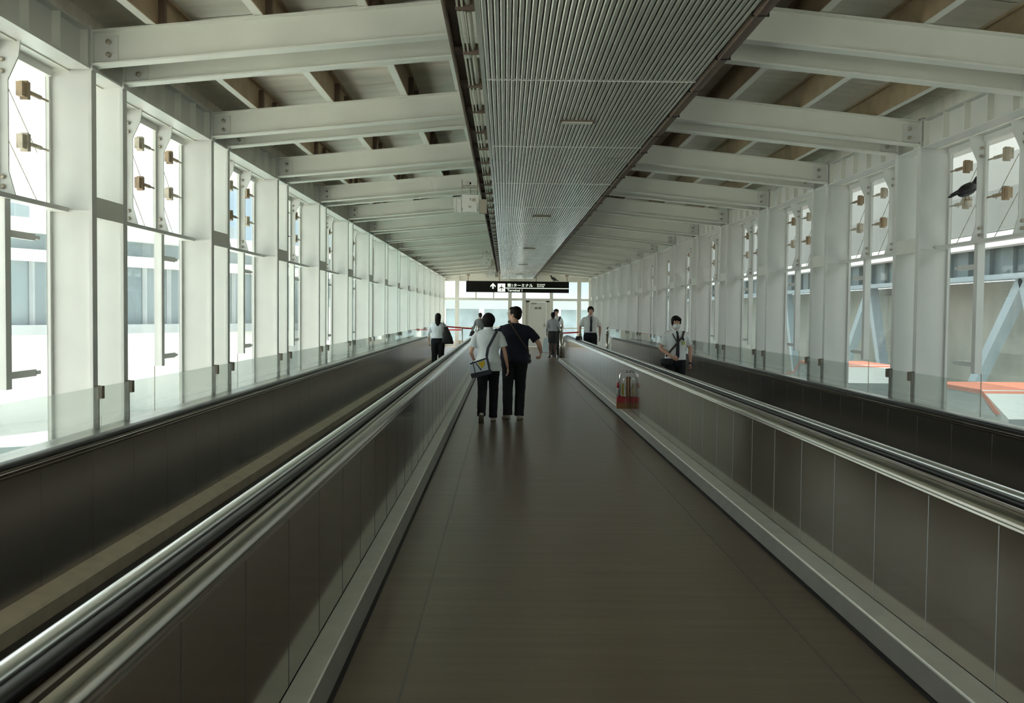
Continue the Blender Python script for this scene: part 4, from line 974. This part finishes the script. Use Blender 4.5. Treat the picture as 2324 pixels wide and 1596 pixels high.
# C: woman with long hair on the left walkway
LC = V(-1.74, 26.0, 0.014)
c_, hpC, JC, kC = person('C', LC, 0.0, 1.565, 'person with long black hair, white blouse and black trousers on the left walkway',
    dict(fem=True, girth=1.10, elL=V(-.265, -.02, 1.13), wrL=V(-.255, .02, .90), hdL=V(.02, .1, -1), elR=V(.24, -.06, 1.12), wrR=V(.22, .10, 1.02), hdR=V(0, .9, .2)),
    dict(hair='long', face=False, top=BLOUSE, hem=0.985, ease=.036, sleeve=1.15, low=TROU, shoe=SHOEB, legw=1.15, vox=.012, fold=.022))
e = empty('shoulder_bag', (LC.x + .245, LC.y - .06, .78), .08, label='large black shoulder bag hanging on the person in the white blouse', cat='bag')
m = MB(); m.rings([(.01, 0, 0, .15, .05), (.0, 0, .04, .17, .065), (0, 0, .18, .135, .06), (-.02, 0, .34, .085, .05), (-.04, 0, .44, .05, .04)], 20); o = m.build('bag_body', BLKLTH, e); rem(o, .010, 3, .012, .06)
m = MB(); m.tube([V(-.06, .05, .40), V(-.10, .03, .56), V(-.115, .0, .60), V(-.10, -.04, .56), V(-.06, -.05, .40)], .014, 8, flat=.5); m.build('bag_handle', BLKLTH, e)

# D: far person in grey jacket
LD = V(-0.98, 40.0, 0)
d_, hpD, JD, kD = person('D', LD, 0.15, 1.60, 'person in grey jacket walking away beyond the left walkway, partly hidden by the polo walker',
    dict(fem=True, girth=1.1, elL=V(-.26, -.02, 1.14), wrL=V(-.30, .04, .95), hdL=V(0, .1, -1)),
    dict(hair='bun', face=False, top=GREYJ, hem=0.80, ease=.035, sleeve=1.85, low=TROU, shoe=SHOEB, vox=.014, jacket=True))
e = empty('handbag', (LD.x - .30, LD.y, .66), label='black handbag held by the person in the grey jacket', cat='bag')
MB().rings([(0, 0, 0, .14, .06), (0, 0, .16, .10, .05), (0, 0, .22, .05, .03)], 16).build('bag_body', BLKLTH, e)
MB().tube([V(-.05, 0, .20), V(-.02, 0, .30), V(.04, 0, .31), V(.05, 0, .2)], .009, 6).build('bag_handle', BLKLTH, e)

# F, E: pair standing near the door
LF = V(1.90, 36.7, 0)
f_, hpF, JF, kF = person('F', LF, PI + .25, 1.77, 'person in white shirt facing the camera behind the person in the skirt',
    dict(elL=V(-.25, -.02, 1.12), wrL=V(-.23, .03, .88), elR=V(.25, -.02, 1.12), wrR=V(.24, .05, .88)),
    dict(hair='fringe', top=SHIRT, hem=0.98, ease=.022, sleeve=.75, low=mat('olive_trouser_cloth', (.03, .032, .024), .9), shoe=SHOEB, vox=.013, collar=True))
e = empty('shoulder_strap_bag', (LF.x, LF.y, 0), label='dark bag with striped strap over the shoulder of the person beside the steel post', cat='bag')
strap(e, [V(.14, .05, 1.50), V(.15, -.10, 1.47), V(.10, -.165, 1.34), V(-.02, -.17, 1.18), V(-.14, -.13, 1.06)], .05, .008, NAVY)
MB().rings([(-.17, -.08, .84, .05, .07), (-.17, -.08, 1.02, .045, .06)], 12).build('pouch', BLKLTH, e)
LE = V(1.745, 35.9, 0)
e_, hpE, JE, kE = person('E', LE, .10, 1.65, 'person in grey long-sleeved blouse and charcoal skirt seen from behind near the door',
    dict(fem=True, bodymat=STOCK, elL=V(-.225, -.06, 1.13), wrL=V(-.22, .05, .93), elR=V(.225, -.06, 1.13), wrR=V(.15, .14, 1.0)),
    dict(hair='short', face=False, top=STRIPE, hem=1.0, ease=.024, sleeve=1.9, low=SKIRTM, bottom='skirt', shoe=SHOEB, vox=.013))

# G: guard facing the camera in the right walkway
LG = V(2.42, 28.0, 0.014)
g_, hpG, JG, kG = person('G', LG, PI + .05, 1.80, 'unmasked person in white short-sleeved shirt and black tie facing the camera',
    dict(elL=V(-.265, -.03, 1.13), wrL=V(-.255, .01, .90), elR=V(.275, -.03, 1.13), wrR=V(.27, .03, .91), curlR=.8),
    dict(hair='fringe', top=SHIRT, hem=1.0, ease=.026, sleeve=.80, low=TROU, shoe=SHOEB, vox=.011, collar=True, legw=1.1))
m = MB(); m.tube([V(0, .075, 1.435), V(0, .115, 1.40)], [.016, .020], 8, flat=.6); m.tube([V(0, .122, 1.40), V(0, .150, 1.30), V(.004, .152, 1.15), V(.004, .142, 1.03)], [.014, .022, .027, .030], 8, flat=.3, flatdir=V(0, 1, 0)); m.build('tie', TIE, g_)
m = MB(); m.tube([V(-.055, .05, 1.455), V(-.05, .125, 1.38), V(-.02, .150, 1.25)], .004, 6); m.tube([V(.055, .05, 1.455), V(.05, .125, 1.38), V(.02, .150, 1.25)], .004, 6); m.build('lanyard', TIE, g_)
e = empty('briefcase', (LG.x - .32, LG.y - .06, .80), label='small black bag held by the farther person in the white shirt', cat='bag')
b = MB(); b.rings([(0, 0, 0, .09, .05), (0, 0, .10, .10, .055), (0, 0, .17, .08, .045)], 4); b.build('bag_body', BLKLTH, e)
MB().tube([V(-.03, 0, .165), V(.02, .0, .23), V(.07, 0, .235), V(.06, 0, .165)], .008, 6).build('bag_handle', BLKLTH, e)

# H: masked guard nearer on the right walkway
LH = V(2.76, 16.0, 0.014)
h_, hpH, JH, kH = person('H', LH, PI + .10, 1.57, 'person in white mask and short-sleeved shirt facing the camera on the right walkway',
    dict(elR=V(.275, .02, 1.13), wrR=V(.12, .22, .99), hdR=V(-.75, .25, -.35), pnR=V(-.2, -.9, 0), curlR=.6, thumbR=1, elL=V(-.27, -.02, 1.12), wrL=V(-.265, .02, .87), curlL=.6, pitch=-.06),
    dict(hair='fringe', mask=True, top=SHIRT, hem=0.93, ease=.030, sleeve=.74, low=TROU, shoe=SHOEB, vox=.009, collar=True))
m = MB(); m.tube([V(0, .075, 1.435), V(0, .118, 1.40)], [.018, .022], 8, flat=.6); m.tube([V(0, .125, 1.40), V(0, .155, 1.30), V(0, .158, 1.15), V(0, .150, 1.00), V(0, .148, .96)], [.016, .024, .029, .033, .02], 8, flat=.25, flatdir=V(0, 1, 0)); m.build('tie', TIE, h_)
m = MB(); m.box(-.125, -.075, .142, .152, 1.20, 1.26); m.build('badge', mat('badge_green', (.45, .50, .12), .5), h_)
m = MB(); m.tube([V(-.09, .135, 1.29), V(-.092, .152, 1.34)], [.013, .008], 8); m.tube([V(-.10, .15, 1.27), V(-.10, .156, 1.31)], .012, 8); m.build('pen_clip', BLKLTH, h_)
m = MB(); m.tube([JH['wrL'] + V(0, 0, .02), JH['wrL'] + V(0, 0, -.005)], .031, 14); m.build('watch', BLKLTH, h_)
e = empty('waist_bag', (LH.x, LH.y, 0), label='black bag on a dark diagonal strap worn by the masked person', cat='bag')
strap(e, [V(.125, .06, 1.335), V(.125, -.06, 1.335), V(.085, -.145, 1.25), V(0, -.172, 1.15), V(-.09, -.155, 1.04), V(-.17, -.11, .93)], .030, .007, BRSTRAP)
strap(e, [V(-.075, .0, 1.35), V(-.07, -.085, 1.31), V(-.035, -.155, 1.22), V(0, -.178, 1.155)], .016, .006, BN, 'lanyard')
m = MB(); m.rings([(-.15, -.10, .78, .09, .05), (-.15, -.10, .82, .11, .06), (-.15, -.10, .90, .10, .055)], 16); o = m.build('pouch', BLKLTH, e); rem(o, .009, 2)
